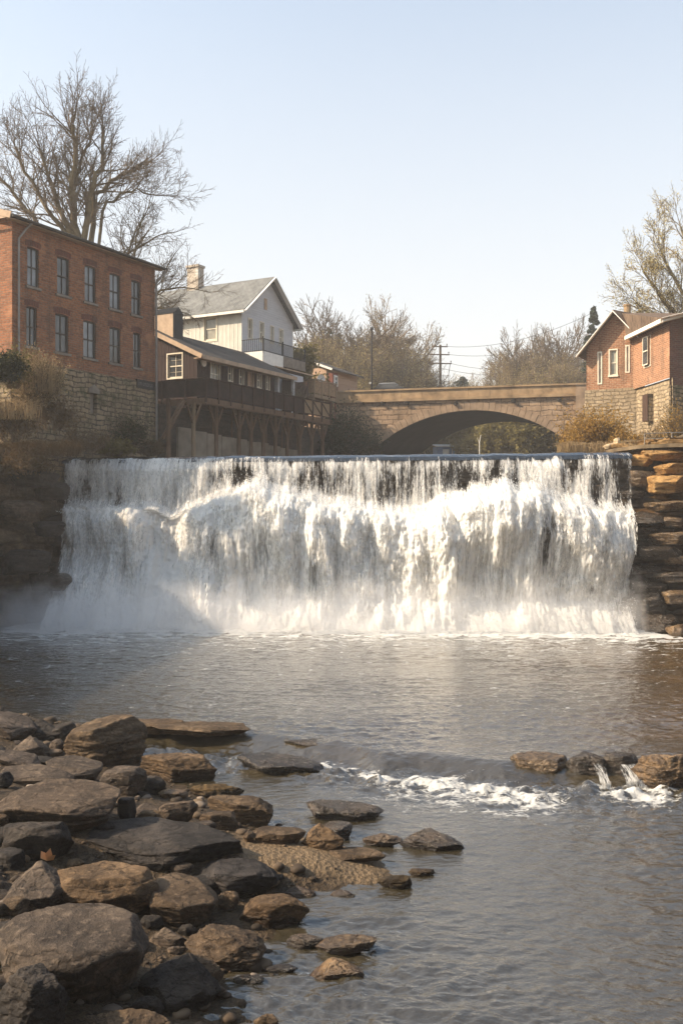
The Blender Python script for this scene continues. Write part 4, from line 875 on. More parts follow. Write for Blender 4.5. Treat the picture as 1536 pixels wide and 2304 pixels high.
# ---------------------------------------------------------------- right building
E = Frame((13.75, 56.0), ANG - math.pi/2)     # local x runs along the gable face, -y faces the river
rb = E.root('brick_river_house', 'salmon brick house with white eaves on a pale stone base above the right bank', 'house')
zb1 = 11.35; ze1 = E.hy(1318, 785)[1]; xa_ = E.hy(1382, 702)[0]; za_ = E.hy(1382, 706)[1]; xr_ = 3.2; zer = za_ - (xr_ - xa_) * (za_ - ze1) / xa_
ops = []
for a, b, c, d in ((1346,1351,794,862),(1371,1386,788,844),(1408.5,1413,779,836)):
    ops.append((E.hy(a, 800)[0], E.hy(b, 800)[0], E.hy((a+b)/2, d)[1], E.hy((a+b)/2, c)[1]))
wall('gable_wall', fy(0), 0, xr_, zb1, ze1, ops, M['brick_r'], rb, top=[(0, ze1), (xr_, ze1), (xr_, max(zer, ze1)), (xa_, za_)])
for i, o in enumerate(ops): window(fy(0), o, rb, M['frame_w'], M['glass'] if i != 1 else M['glass_w'], M['frame_w'] if i == 1 else None, 0, 0, trim=(M['frame_w'], .07), bt=.04)
g = MB(); g.box(0, .05, 0, 6, 7, ze1); g.build('far_wall', M['brick_r'], rb)
g = MB(); g.box(-.06, xr_, -.08, .05, 6.8, zb1); g.build('stone_base', M['stone_r'], rb)
kz = (za_ - ze1) / xa_
g = MB(); slab(g, [(-.42, -.42, ze1 - .42*kz + .16), (xa_, -.42, za_ + .16), (xa_, 6, za_ + .16), (-.42, 6, ze1 - .42*kz + .16)], .1)
slab(g, [(xa_, -.42, za_ + .16), (xr_ + .4, -.42, za_ + .16 - (xr_ + .4 - xa_)*kz), (xr_ + 4, 6, za_ - .6), (xa_, 6, za_ + .16)], .1)
loc = lambda v: ((Vector(v).to_2d() - E.O).dot(E.x), (Vector(v).to_2d() - E.O).dot(E.y), v[2])
N1 = P(1505, 722, 50.2); N2 = P(1422, 764, 54.85); zt5 = (N1.z + N2.z) / 2; n1, n2 = loc(N1), loc(N2)
rid0 = loc(P(1384, 702, 55.6)); rid1 = loc(P(1640, 706, 56.5)); ev = loc(P(1560, 697, 47.0))
slab(g, [(n2[0] - .3, n2[1] - .1, zt5 + .12), (n1[0] - .25, n1[1] - .6, zt5 + .12), (n1[0] + 5, n1[1] + .5, zt5 + 1.2), (rid1[0], rid1[1], rid1[2]), (rid0[0], rid0[1] + .2, rid0[2] + .0)], .08)
g.build('roof', M['roof_b'], rb)
g = MB()
g.bar((-.46, -.44, ze1 - .46*kz + .04), (xa_, -.44, za_ + .07), .05, .22, (0, 1, 0)); g.bar((xa_, -.44, za_ + .07), (xr_ + .1, -.44, za_ + .07 - (xr_ + .1 - xa_)*kz), .05, .22, (0, 1, 0))
g.bar((n2[0] - .32, n2[1] - .2, zt5 + .02), (n1[0] - .30, n1[1] - .4, zt5 + .02), .16, .20)
g.bar((n1[0] - .30, n1[1] - .4, zt5 + .05), (n1[0] + 5, n1[1] + 1.2, zt5 + 1.3), .30, .20); g.build('eaves_trim', M['white_trim'], rb)
# wing wall (river side) with window and arched opening in its stone base
wd = Vector((n1[0] - n2[0], n1[1] - n2[1], 0)); wl = wd.length; wd.normalize()
wing = empty('river_wing', (n1[0], n1[1], 0), math.atan2(wd.y, wd.x) + math.pi); wing.parent = rb
wO = Vector(N1).to_2d(); wang = ANG - math.pi/2 + math.atan2(wd.y, wd.x) + math.pi; G = Frame(wO, wang)
wa, wb_ = sorted((G.hy(1450, 800)[0], G.hy(1462, 800)[0])); wz0, wz1 = G.hy(1456, 822)[1], G.hy(1456, 758)[1]
aa, ab = sorted((G.hy(1452, 900)[0], G.hy(1464, 900)[0])); az0, az1 = G.hy(1458, 948)[1], G.hy(1458, 888)[1]
zb2 = G.hy(1480, 858)[1]
sgn = 1 if G.hy(1422, 800)[0] > 0 else -1; x0w, x1w = sorted((0, G.hy(1415, 800)[0]))
wall('wing_wall', fy(0), x0w, x1w, zb2, zt5, [(wa, wb_, wz0, wz1)], M['brick_r'], wing); window(fy(0), (wa, wb_, wz0, wz1), wing, M['frame_w'], M['glass'], M['frame_w'], 0, 0, trim=(M['frame_w'], .05), bt=.05)
wall('wing_base', fy(-.12), x0w - .1, x1w, 6.8, zb2, [(aa, ab, az0, az1)], M['stone_r'], wing, depth=.3)
g = MB(); g.box(aa, ab, .12, .2, az0, az1); g.build('arched_doorway', M['wood_dk'], wing)
g = MB()
for i in range(7):
    t_ = (i + .5) / 7 * 2 - 1; g.box(aa + (ab-aa)*i/7, aa + (ab-aa)*(i+1)/7, -.118, .12, az1 - .28*t_*t_, az1 + .002)
g.build('arch_head', M['stone_r'], wing)
ea = math.atan2(.45, .89) - (ANG - math.pi/2)
ew = empty('end_wing', (n1[0], n1[1], 0), ea); ew.parent = rb
wall('end_wall', fy(0), 0, 6, zb2 - .35, zt5 + .1, [], M['brick_shade'], ew, top=[(0, zt5 + .1), (6, zt5 + .1), (6, zt5 + 1.5)])
g = MB(); g.box(0, 6, -.06, .06, 6.8, zb2 - .352); g.build('end_base', M['stone'], ew)
p = loc(P(1410, 703, 56.2)); g = MB(); g.tube([(p[0], p[1], za_ - .6), (p[0], p[1], za_ + .62)], .19, 10); g.tube([(p[0], p[1], za_ + .62), (p[0], p[1], za_ + .72)], .23, 10); g.build('chimney_pot', M['cap'], rb)
# stone wall between bridge and house
wf = empty('river_wall', (P(1313, 900, 67).x, 67.0, 0), math.atan2(-11, 2.5), 'rough stone river wall joining the bridge end to the brick house', 'wall')
g = MB(); g.box(0, 11.5, -.0, .6, 6.5, 11.9); g.build('masonry', M['stone_r'], wf)
# ---------------------------------------------------------------- street furniture, vehicles, poles
def lamp_post():
    r = empty('street_pole', (P(836, 880, 78).x, 78, 0), 0, 'thin dark pole with a small lamp head standing behind the bridge parapet', 'street lamp')
    zt_ = P(836, 744, 78).z; g = MB(); g.tube([(0, 0, zl_), (0, 0, zt_)], [.09, .05], 8); g.build('pole', M['iron'], r)
    g = MB(); g.tube([(0, 0, zt_), (0, 0, zt_ + .12), (0, 0, zt_ + .3)], [.07, .16, .05], 10); g.build('lamp_head', M['iron'], r)
    g = MB(); z = P(836, 862, 78).z; g.box(-.2, -.05, -.1, .05, z - .07, z + .07); g.build('control_box', M['white_trim'], r)
lamp_post()
UY = 112
up_ = empty('utility_pole', (P(990, 870, UY).x, UY, 0), 0, 'tall wooden utility pole with three crossarms standing beyond the bridge', 'utility pole')
g = MB(); g.tube([(0, 0, 8), (0, 0, P(0, 776, UY).z)], [.19, .13], 8); g.build('pole', M['pole'], up_)
for py, w0, w1 in ((780, -1.0, .8), (798, -1.3, 1.0), (818, -1.0, 1.25)):
    z = P(0, py, UY).z; g = MB(); g.bar((w0, -.15, z), (w1, -.15, z - .03), .10, .12); ca = g.build('crossarm', M['pole'], up_)
    for q in (w0 + .08, w1 - .08): g = MB(); g.tube([(q, -.15, z + .05), (q, -.15, z + .22), (q, -.15, z + .3)], [.03, .07, .05], 6); g.build('insulator', M['frame_d'], ca)
g = MB(); z = P(0, 818, UY).z; g.tube([(1.1, -.15, z), (.9, -.15, z - 1.3), (.95, -.15, z - 2.6)], .035, 5); g.tube([(0, 0, z - 1.4), (1.0, -.15, z - 1.4)], .03, 5); g.build('cable_drop', M['iron'], up_)
xU = P(990, 870, UY).x
for i, (py, q, pe, lb) in enumerate(((780, .7, (1340, 700), 'topmost'), (798, .9, (1340, 735), 'second'), (818, 1.1, (1340, 795), 'third'), (829, .1, (1345, 812), 'lowest'))):
    a = Vector((xU + q, UY - .15, P(0, py, UY).z)); b = P(pe[0], pe[1], 95); n = 14; sag = 1.1
    pp = [a.lerp(b, k / n) - Vector((0, 0, sag * 4 * (k / n) * (1 - k / n))) for k in range(n + 1)]
    g = MB(); g.tube([tuple(p) for p in pp], .018, 4); o = g.build('power_line', M['iron'])
    tag(o, '%s of the overhead wires running right from the utility pole' % lb, 'wire', 'overhead wires')
# car
cr_ = empty('parked_car', (P(870, 870, 80).x, 80, zl_), bang, 'dark car with a pale windscreen edge showing over the bridge parapet', 'car')
cr_.location.z = zl_ + .42
car = [(-2.1, .35), (-2.15, .75), (-1.95, .95), (-1.0, 1.05), (-.45, 1.48), (.75, 1.5), (1.45, 1.12), (2.05, 1.02), (2.15, .7), (2.1, .35)]
g = MB(); g.prism(car[:4] + [(-1.0, 1.05), (1.45, 1.12)] + car[7:], -.85, .85); g.build('body', m_simple('dark_car_paint', (.03, .035, .045), .3, .1), cr_)
g = MB(); g.prism([(-1.0, 1.05), (-.45, 1.46), (.75, 1.48), (1.45, 1.12)], -.76, .76); g.build('cabin_glass', M['glass'], cr_)
g = MB(); g.box(-.5, .8, -.72, .72, 1.47, 1.53); g.build('car_roof', m_simple('pale_car_roof', (.3, .32, .35), .3, .1), cr_)
for sx in (-1.35, 1.35):
    for sy in (-.86, .66): g = MB(); g.tube([(sx, sy, .33), (sx, sy + .2, .33)], .33, 16); g.build('wheel', M['black'], cr_)
# blue shed under the arch
bs_ = empty('blue_shed', (P(1003, 1010, 100).x, 100, 0), .2, 'small blue shed with white trim seen low through the bridge arch', 'shed')
zz = P(0, 1004, 100).z; g = MB(); g.box(-.9, .9, 0, 1.6, 8, zz); g.build('wall', m_simple('blue_boards', (.10, .16, .27), .7), bs_)
g = MB(); slab(g, [(-1.05, -.15, zz), (1.05, -.15, zz), (1.05, 1.7, zz + .3), (-1.05, 1.7, zz + .3)], .06); g.build('roof', M['white_trim'], bs_)
g = MB(); g.box(-.35, .3, -.05, -.01, 9, zz - .3); g.box(.6, .68, -.05, -.01, 8, zz); g.build('door', M['white_trim'], bs_)
g = MB(); g.box(-6, 8, -6, 10, 6.5, 9.0);
# metal railing on the right cliff
rr_ = empty('metal_railing', (P(1449, 1000, 39.2).x, 39.2, 0), math.atan2(-1.2, 3.5), 'grey metal pipe railing on the ochre rock at the right of the falls', 'railing')
g = MB(); gz = 7.1
for x in (0, 1.02, 2.1, 3.2): g.tube([(x, 0, gz - .1), (x, 0, gz + .42)], .022, 6)
g.build('rail_posts', M['metal'], rr_); g = MB()
for z in (gz + .42, gz + .2): g.tube([(0, 0, z), (3.2, 0, z)], .018, 6)
g.build('rail', M['metal'], rr_)
# ================================================================== vegetation
def rand_perp(rs, d):
    v = rs.normal(size=3); v -= d * v.dot(d); return v / (np.linalg.norm(v) + 1e-9)
class Plant:
    def __init__(s, seed): s.rs = np.random.RandomState(seed); s.big = MB(); s.tw = MB(); s.tips = []
    def grow(s, p, d, L, r, lv, cfg):
        rs = s.rs; n = 5 if lv < 2 else (4 if lv < cfg['max'] - 1 else 3)
        pts = [np.array(p, float)]; dirs = [np.array(d, float)]
        for i in range(n):
            dd = dirs[-1] + rs.normal(size=3) * cfg['wob'] + np.array((0, 0, cfg['up'])) * (.5 if lv < 2 else 1)
            dd /= np.linalg.norm(dd)
            if 'env' in cfg and lv > 0:
                e = (pts[-1] + dd * L / n - cfg['env'][0]) / cfg['env'][1]
                if e.dot(e) > 1.0:
                    if i == 0: return
                    L *= .5
            dirs.append(dd); pts.append(pts[-1] + dd * L / n)
        rad = np.maximum(np.linspace(r, r * (.5 if lv < cfg['max'] else .3), n + 1), cfg['rmin'])
        (s.big if lv <= cfg['trunk_lv'] else s.tw).tube(pts, rad, 7 if lv == 0 else (5 if lv <= cfg['trunk_lv'] else 3), caps=False)
        if lv >= cfg['max'] - 1: s.tips += [pts[k] for k in range(1, n + 1)]
        if lv >= cfg['max']: return
        nc = cfg['kids'][min(lv, len(cfg['kids']) - 1)]
        for k in range(nc):
            t_ = cfg['first'] + (1 - cfg['first']) * (k + rs.rand()) / nc; q = t_ * n; i = min(int(q), n - 1); f = q - i
            pos = pts[i] * (1 - f) + pts[i+1] * f; dm = dirs[i+1]; an = rs.uniform(*cfg['ang'])
            nd = dm * math.cos(an) + rand_perp(rs, dm) * math.sin(an)
            s.grow(pos, nd / np.linalg.norm(nd), L * cfg['len'] * rs.uniform(.75, 1.2) * (1.15 - .45 * t_), max(rad[i] * cfg['rad'], cfg['rmin']), lv + 1, cfg)
        s.grow(pts[-1], dirs[-1], L * cfg['len'], rad[-1], lv + 1, cfg)
def leaves_mesh(name, pts, n_per, spread, size, rs, mat, parent, stuff=False):
    pts = np.asarray(pts); N = len(pts) * n_per
    c = np.repeat(pts, n_per, 0) + rs.normal(size=(N, 3)) * spread
    a = rs.normal(size=(N, 3)); a /= np.linalg.norm(a, axis=1)[:, None]; b = np.cross(a, rs.normal(size=(N, 3))); b /= np.linalg.norm(b, axis=1)[:, None]
    sz = (size * rs.uniform(.5, 1.3, N))[:, None]
    V = np.stack([c - a * sz, c + b * sz * .55, c + a * sz, c - b * sz * .55], 1).reshape(-1, 3)
    me = bpy.data.meshes.new(name); me.from_pydata(V.tolist(), [], (np.arange(N)[:, None] * 4 + np.arange(4)).tolist())
    me.materials.append(mat); o = bpy.data.objects.new(name, me); COL.objects.link(o); o.parent = parent
    return o
def m_leaf(name, c1, c2, trans=.35):
    t = NT(name); c = t.coord(); n1 = t.noise(c, 1.7, 4, .7); isl = t.n('NewGeometry').outputs['Random Per Island']
    col = t.mix(isl, t.ramp(n1, [(.35, c1), (.65, c2)]), tuple((a + b) / 2 * 1.35 for a, b in zip(c1, c2)))
    return t.surf(t.n('MixShader', {0: trans, 1: t.n('BsdfDiffuse', {'Color': col}), 2: t.n('BsdfTranslucent', {'Color': col})}))
M['bark'] = m_simple('grey_olive_bark', (.155, .122, .070), .95, .4, 2.5, .6)
M['twig'] = m_simple('brown_twigs', (.15, .112, .076), .95, .25, 2)
M['twig_y'] = m_simple('pale_spring_twigs', (.17, .125, .065), .95, .25, 2)
M['bud'] = m_leaf('olive_yellow_buds', (.22, .175, .085), (.32, .26, .13))
M['bud_y'] = m_leaf('pale_yellow_buds', (.38, .31, .12), (.48, .40, .18))
M['gold'] = m_leaf('golden_dead_leaves', (.20, .115, .03), (.34, .21, .06))
M['olive'] = m_leaf('olive_leaves', (.10, .085, .03), (.17, .14, .05))
M['evg'] = m_leaf('dark_evergreen_leaves', (.018, .022, .010), (.040, .044, .020), .2)
M['conif'] = m_leaf('blue_green_needles', (.025, .038, .028), (.05, .068, .05), .15)
M['straw'] = m_leaf('dry_straw', (.26, .185, .10), (.38, .28, .16))
M['duff'] = m_leaf('brown_dead_brush', (.075, .05, .028), (.14, .095, .05))
def finish(pl, r, tname='trunk', cname='branches', tm=None, cm=None):
    a = pl.big.build(tname, tm or M['bark'], r, True); b = pl.tw.build(cname, cm or M['twig'], r); return r
# --- the big bare tree behind the mill
BY = 57.0
bt = empty('bare_tree', (0, 0, 0), 0, 'large bare tree with many upswept limbs towering behind the brick mill', 'tree')
pl = Plant(11); cfg = dict(max=5, kids=[6, 5, 5, 4, 3], wob=.12, up=.03, first=.15, ang=(.45, .95), len=.58, rad=.55, rmin=.008, trunk_lv=1)
stems = [([(190,720),(168,545),(120,430),(92,340)], .30), ([(195,720),(150,530),(108,470),(60,380),(35,330)], .24), ([(200,720),(175,530),(162,440),(172,340),(165,280)], .36), ([(205,720),(190,540),(205,440),(228,380),(232,300)], .33),
         ([(208,720),(203,545),(215,440),(262,400),(320,370)], .28), ([(190,720),(95,520),(60,470),(20,420),(-15,395)], .26), ([(205,720),(230,475),(268,435),(310,425),(355,440)], .15), ([(168,545),(160,440),(190,350),(210,290)], .2)]
rsx = np.random.RandomState(2)
for j, (sp_, r0) in enumerate(stems):
    Ys = BY + np.array([0, .3, .8, 1.4, 2.0][:len(sp_)]) * rsx.choice([-1, 1]) * rsx.uniform(.5, 1.3)
    pts = [np.array(P(a, b, y)) for (a, b), y in zip(sp_, Ys)]
    # resample with a little wobble
    tt = np.linspace(0, len(pts) - 1, 13); Q = np.array([[np.interp(t_, range(len(pts)), [p[k] for p in pts]) for k in range(3)] for t_ in tt]); Q[1:-1] += rsx.normal(size=(11, 3)) * .07
    r0 *= .72; rad = np.linspace(r0, r0 * .34, 13); pl.big.tube(Q, rad, 8, caps=False)
    for k in range(4, 13):
        d = Q[k] - Q[k-1]; d /= np.linalg.norm(d)
        for rep in range(2 if k < 12 else 3):
            an = pl.rs.uniform(.35, .85) if k < 12 else pl.rs.uniform(.05, .45); nd = d * math.cos(an) + rand_perp(pl.rs, d) * math.sin(an); nd[2] = abs(nd[2]) * .9 + .1; nd /= np.linalg.norm(nd)
            pl.grow(Q[k], nd, pl.rs.uniform(1.15, 2.0), rad[k] * .5, 2, dict(cfg, kids=[6, 5, 4, 3, 3]))
finish(pl, bt)
# --- smaller bare tree to its right, over the white house roof
bt2 = empty('bare_tree', (0, 0, 0), 0, 'smaller spreading bare tree between the brick mill and the white chimney', 'tree')
pl = Plant(21); cf2 = dict(max=4, kids=[5, 4, 3, 3], wob=.15, up=.02, first=.15, ang=(.45, 1.0), len=.6, rad=.55, rmin=.009, trunk_lv=1)
for a, b, L in (((265,640),(330,520),3.2), ((270,640),(385,560),3.0), ((300,690),(400,590),3.2), ((290,700),(380,640),2.6), ((240,600),(300,540),2.8), ((320,700),(420,660),1.9)):
    p0 = np.array(P(a[0], a[1], 59)); p1 = np.array(P(b[0], b[1], 58.3)); d = p1 - p0; d /= np.linalg.norm(d); pl.grow(p0, d, L, .10, 0, cf2)
finish(pl, bt2)
# --- far bare and budding trees: three prototypes, copied
def far_tree(seed, H, bud, leafm, nstem=5, nper=2, name='budding_tree', lsz=.13, mx=4, tw=None):
    r = empty(name, (0, 0, 0)); pl = Plant(seed); cf = dict(env=(np.array((0, 0, H * .56)), np.array((H * .45, H * .45, H * .45))), max=mx, kids=[6, 5, 5, 4], wob=.12, up=.04, first=.2, ang=(.35, .85), len=.60, rad=.55, rmin=.014, trunk_lv=0)
    pl.big.tube([(0, 0, -2), (0, 0, H * .16)], [.34, .28], 8)
    for k in range(nstem):
        a = 2 * math.pi * k / nstem + pl.rs.rand(); lean = pl.rs.uniform(.15, .75) if k else .05
        d = np.array((math.cos(a) * math.sin(lean), math.sin(a) * math.sin(lean), math.cos(lean))); pl.grow((0, 0, H * .12), d, H * .42, .20, 0, cf)
    finish(pl, r, cm=tw or M['twig'])
    if bud: leaves_mesh('buds', pl.tips, nper, .22, lsz, pl.rs, leafm, r)
    return r
T1 = far_tree(31, 12, False, None, 6, name='bare_tree'); T2 = far_tree(32, 11, True, M['bud'], 7, 1, lsz=.06); T3 = far_tree(33, 12, True, M['bud'], 5, 1, lsz=.04)
T4 = far_tree(34, 9, True, M['olive'], 7, 4, name='leafy_tree', lsz=.17)
def place_tree(T, px, ptop, Y, H0, rz, label, cat='tree', group=None, base=10.0, wx=1.0, first=[]):
    o = T if T.name not in first else copy_tree(T)
    first.append(T.name)
    zt_ = P(px, ptop, Y).z; s_ = (zt_ - base) / H0; o.location = (P(px, ptop, Y).x, Y, base); o.rotation_euler = (0, 0, rz); o.scale = (s_ * wx, s_ * wx, s_)
    for k in ('label', 'category', 'group'):
        if k in o: del o[k]
    return tag(o, label, cat, group)
GB = 'trees behind the bridge'
place_tree(T1, 775, 662, 104, 11.6, .3, 'tallest bare tree left of the thin pole behind the bridge', group=GB)
place_tree(T3, 850, 680, 110, 11.6, 1.3, 'bare tree with fine buds just right of the thin pole', group=GB)
place_tree(T2, 735, 755, 98, 10.8, 2.2, 'low olive-budded tree beside the tan house roof', group=GB)
place_tree(T2, 800, 760, 96, 10.8, .2, 'olive-budded tree in front of the tallest bare tree', group=GB)
place_tree(T2, 880, 770, 100, 10.8, 4.2, 'olive-budded tree spreading over the parked car', group=GB)
place_tree(T3, 935, 785, 112, 11.6, 3.2, 'thin budding tree left of the utility pole', group=GB)
place_tree(T1, 690, 735, 108, 11.6, 5.2, 'bare tree just right of the white house gable', group=GB)
place_tree(T1, 648, 715, 118, 11.6, 2.6, 'bare treetop behind the white house gable', group=GB)
place_tree(T1, 1235, 705, 106, 11.6, 4.0, 'tall bare tree left of the brick river house', group=GB)
place_tree(T3, 1180, 740, 112, 11.6, 2.0, 'tall thin-budded tree right of the utility pole', group=GB)
place_tree(T2, 1150, 790, 104, 10.8, 3.0, 'lower olive-budded tree above the bridge parapet', group=GB)
place_tree(T1, 1285, 735, 112, 11.6, 1.0, 'bare tree directly beside the brick house eave', group=GB)
place_tree(T2, 1260, 800, 98, 10.8, 5.0, 'low budded tree against the right end of the parapet', group=GB)
place_tree(T2, 1080, 838, 150, 10.8, 1.0, 'faint distant tree between the pole and the right trees', group=GB, base=11)
place_tree(T2, 960, 840, 150, 10.8, 2.0, 'faint distant tree left behind the utility pole', group=GB, base=11)
# trees seen through the arch
GA = 'foliage seen through the arch'
for px, pt, Y, rz, lb, T in ((1180, 905, 92, .3, 'golden-olive tree in the middle of the arch opening', T4), (1100, 915, 98, 1.3, 'olive tree left of centre through the arch', T4), (1235, 915, 90, 2.3, 'leafy tree at the right foot of the arch', T4),
                             (1050, 925, 106, 3.3, 'dim tree above the blue shed through the arch', T4), (1140, 900, 112, 4.0, 'taller tree at the back of the arch opening', T4), (1275, 900, 96, 5.0, 'leafy tree behind the right abutment', T4), (1000, 930, 112, 2.0, 'dim tree at the far left of the arch view', T4)):
    place_tree(T, px, pt, Y, 8.8, rz, lb, group=GA, base=6.9, wx=1.15)
# --- conifers
def conifer(name, px, ptop, Y, zb, wd, label, seed, n=9000, mat='conif', shape=1.0):
    top = P(px, ptop, Y); H = top.z - zb; r = empty(name, (top.x, Y, zb), 0, label, 'tree'); rs = np.random.RandomState(seed)
    g = MB(); g.tube([(0, 0, -.5), (0, 0, H * .97)], [.2, .03], 7); g.build('trunk', M['bark'], r)
    nb = 120; bz = rs.rand(nb) ** .8; ba = rs.rand(nb) * 2 * np.pi; bl = wd * (1 - bz) ** shape * rs.uniform(.6, 1.12, nb) + .08
    i = rs.randint(0, nb, n); t_ = rs.rand(n) ** .6
    c = np.stack([np.cos(ba[i]) * bl[i] * t_, np.sin(ba[i]) * bl[i] * t_, (.05 + .93 * bz[i]) * H - .28 * bl[i] * t_ ** 2 + .15 * bl[i] * t_], 1) + rs.normal(size=(n, 3)) * .07
    leaves_mesh('needles', c, 1, .02, .16, rs, M[mat], r)
    return r
conifer('conifer', 1334, 686, 100, 10, 3.3, 'dark pointed conifer just left of the brick house roof', 1, 22000)
conifer('conifer', 740, 735, 112, 11, 2.6, 'broad dark conifer among the bare trees left of the thin pole', 2, 9000, shape=.7)
conifer('conifer', 762, 745, 114, 11, 1.8, 'narrower conifer touching the broad one among bare trees', 4, 6000, shape=.8)
conifer('conifer', 1040, 842, 135, 10, 3.4, 'small rounded blue-green pine right of the utility pole', 3, 8000, shape=.45)
# --- right big budding tree
rt = empty('budding_tree', (0, 0, 0), 0, 'large tree hazed with pale yellow buds rising behind the brick river house', 'tree')
pl = Plant(51); cf = dict(max=5, kids=[6, 5, 4, 3, 2], wob=.12, up=.03, first=.18, ang=(.4, .9), len=.56, rad=.55, rmin=.011, trunk_lv=1)
RY = 66
for a, m_, b, r0 in (((1580,830),(1530,720),(1445,610),.20), ((1590,830),(1550,680),(1485,560),.22), ((1600,830),(1575,640),(1530,510),.24), ((1575,840),(1510,740),(1430,680),.15), ((1610,830),(1620,640),(1600,460),.24), ((1570,840),(1530,750),(1470,640),.15), ((1620,820),(1660,620),(1690,480),.22)):
    q = [np.array(P(a[0], a[1], RY)), np.array(P(m_[0], m_[1], RY + rsx.uniform(-1, 1))), np.array(P(b[0], b[1], RY + rsx.uniform(-2, 2)))]
    tt = np.linspace(0, 2, 9); Q = np.array([[np.interp(t_, range(3), [p[k] for p in q]) for k in range(3)] for t_ in tt]); Q[1:-1] += rsx.normal(size=(7, 3)) * .08
    rad = np.linspace(r0, r0 * .3, 9); pl.big.tube(Q, rad, 7, caps=False)
    for k in range(3, 9):
        d = Q[k] - Q[k-1]; d /= np.linalg.norm(d)
        for rep in range(2):
            an = pl.rs.uniform(.3, .8) if k < 8 else pl.rs.uniform(.0, .4); nd = d * math.cos(an) + rand_perp(pl.rs, d) * math.sin(an); nd /= np.linalg.norm(nd)
            pl.grow(Q[k], nd, pl.rs.uniform(1.3, 2.0), rad[k] * .42, 2, cf)
finish(pl, rt, cm=M['twig_y']); leaves_mesh('buds', pl.tips, 1, .14, .045, pl.rs, M['bud_y'], rt)
# --- bushes
def bush(px, pbase, Y, wpx, hpx, mat, seed, label, name='bush', dens_=1.0, lsz=.06, zb=None, stem='twig', cat='bush', group=None, nst=26):
    rm = .010 if px < 300 else .007
    base = P(px, pbase, Y); s_ = Y / F; w_ = wpx * s_ / 2; h_ = hpx * s_
    r = empty(name, base, 0, label, cat, group); pl = Plant(seed); rs = pl.rs
    cf = dict(max=3, kids=[4, 4, 3], wob=.16, up=.03, first=.2, ang=(.35, .9), len=.55, rad=.6, rmin=rm, trunk_lv=0)
    for k in range(nst):
        a = rs.rand() * 6.283; rr_2 = rs.rand() ** .5; tgt = np.array((math.cos(a) * w_ * rr_2, math.sin(a) * w_ * .7 * rr_2, h_ * (1.02 - .55 * rr_2 ** 2) * rs.uniform(.7, 1.05)))
        st = np.array((tgt[0] * .35, tgt[1] * .35, -.15)); d = tgt - st; L = np.linalg.norm(d); pl.grow(st, d / L, L * .62, .022, 1, cf)
    st_o = pl.tw.build('stems', M[stem], r)
    if dens_ > 0: leaves_mesh('leaves', pl.tips, max(1, int(3 * dens_)), .10 * max(.6, h_), lsz, rs, M[mat], r)
    return r
bush(1332, 1014, 45.5, 165, 108, 'gold', 61, 'large golden-brown bush below the stone wall at the bridge end', dens_=1.6, lsz=.055, nst=34)
bush(1400, 1010, 44, 90, 45, 'gold', 62, 'low rusty bush below the arched doorway of the brick house', dens_=1.0, lsz=.045)
bush(1470, 1005, 46, 110, 60, 'straw', 63, 'pale thorny brush against the corner of the brick house base', dens_=.4, lsz=.04, stem='twig_y')
bush(1525, 985, 44, 90, 90, 'gold', 64, 'dry leafless shrub at the far right edge below the dark wall', dens_=.5, lsz=.04, stem='twig_y')
bush(1290, 1012, 50, 60, 40, 'gold', 65, 'small ochre bush at the right foot of the arch', dens_=1.2, lsz=.055)
bush(772, 1030, 66, 66, 125, 'evg', 66, 'tall dark evergreen shrub between the deck and the bridge', dens_=1.6, lsz=.07, nst=34)
bush(745, 1020, 64, 50, 60, 'evg', 67, 'low dark shrub under the far end of the deck', dens_=2, lsz=.07)
bush(825, 1030, 68, 80, 75, 'evg', 68, 'dark shrub in front of the left bridge abutment', dens_=.8, lsz=.06)
bush(668, 900, 61, 60, 42, 'duff', 69, 'bare brown bush growing at the end of the porch', dens_=0)
# left bank
def zb_on(px, Y): return None
bush(85, 905, 38.6, 120, 125, 'straw', 71, 'tall straw-coloured brush in front of the mill stone base', dens_=.25, lsz=.035, stem='twig_y', nst=70)
bush(30, 865, 37.0, 90, 100, 'olive', 72, 'leggy shrub with a dark leafy heart at the left frame edge', dens_=.6, lsz=.05, stem='twig_y')
bush(15, 850, 36.5, 50, 60, 'evg', 73, 'small dark evergreen sprig left of the straw brush', dens_=2.5, lsz=.05)
bush(110, 960, 38.8, 150, 85, 'duff', 74, 'tangled brown brush below the straw-coloured brush', dens_=.5, lsz=.05)
bush(30, 985, 37.2, 130, 90, 'duff', 75, 'dense brown thicket at the left edge above the cliff', dens_=.6, lsz=.05)
bush(295, 1003, 43.5, 60, 70, 'evg', 76, 'small dark green shrub against the foot of the mill stone base', dens_=1.1, lsz=.045)
bush(190, 1012, 41.3, 140, 55, 'duff', 77, 'brown scrub on the ledge below the blocked opening', dens_=.6, lsz=.045)
bush(250, 1018, 42.6, 120, 32, 'olive', 78, 'mossy low scrub right beside the top of the falls', dens_=1.8, lsz=.045)
bush(345, 1018, 44.5, 60, 30, 'duff', 79, 'brown weeds at the foot of the mill downpipe', dens_=1.2, lsz=.045)
bush(60, 1060, 38.0, 120, 60, 'duff', 80, 'dead grass tuft hanging on the left cliff edge', dens_=1.0, lsz=.05)
def grass(name, px, pb, Y, wpx, h, n, seed, mat, label, droop=.5):
    base = P(px, pb, Y); w_ = wpx * Y / F / 2; r = bpy.data.objects; rs = np.random.RandomState(seed); g = MB()
    for i in range(n):
        x, y = rs.uniform(-w_, w_), rs.uniform(-.7, .5); a = rs.rand() * 6.28; L = h * rs.uniform(.4, 1.1); dx, dy = math.cos(a) * droop * L, math.sin(a) * droop * L
        g.tube([(x, y, -.1), (x + dx * .25, y + dy * .25, L * .6), (x + dx, y + dy, L * (1 - droop * .6))], [.010, .008, .003], 3, caps=False)
    o = g.build(name, M[mat]); o.location = base; return tag(o, label, 'grass')
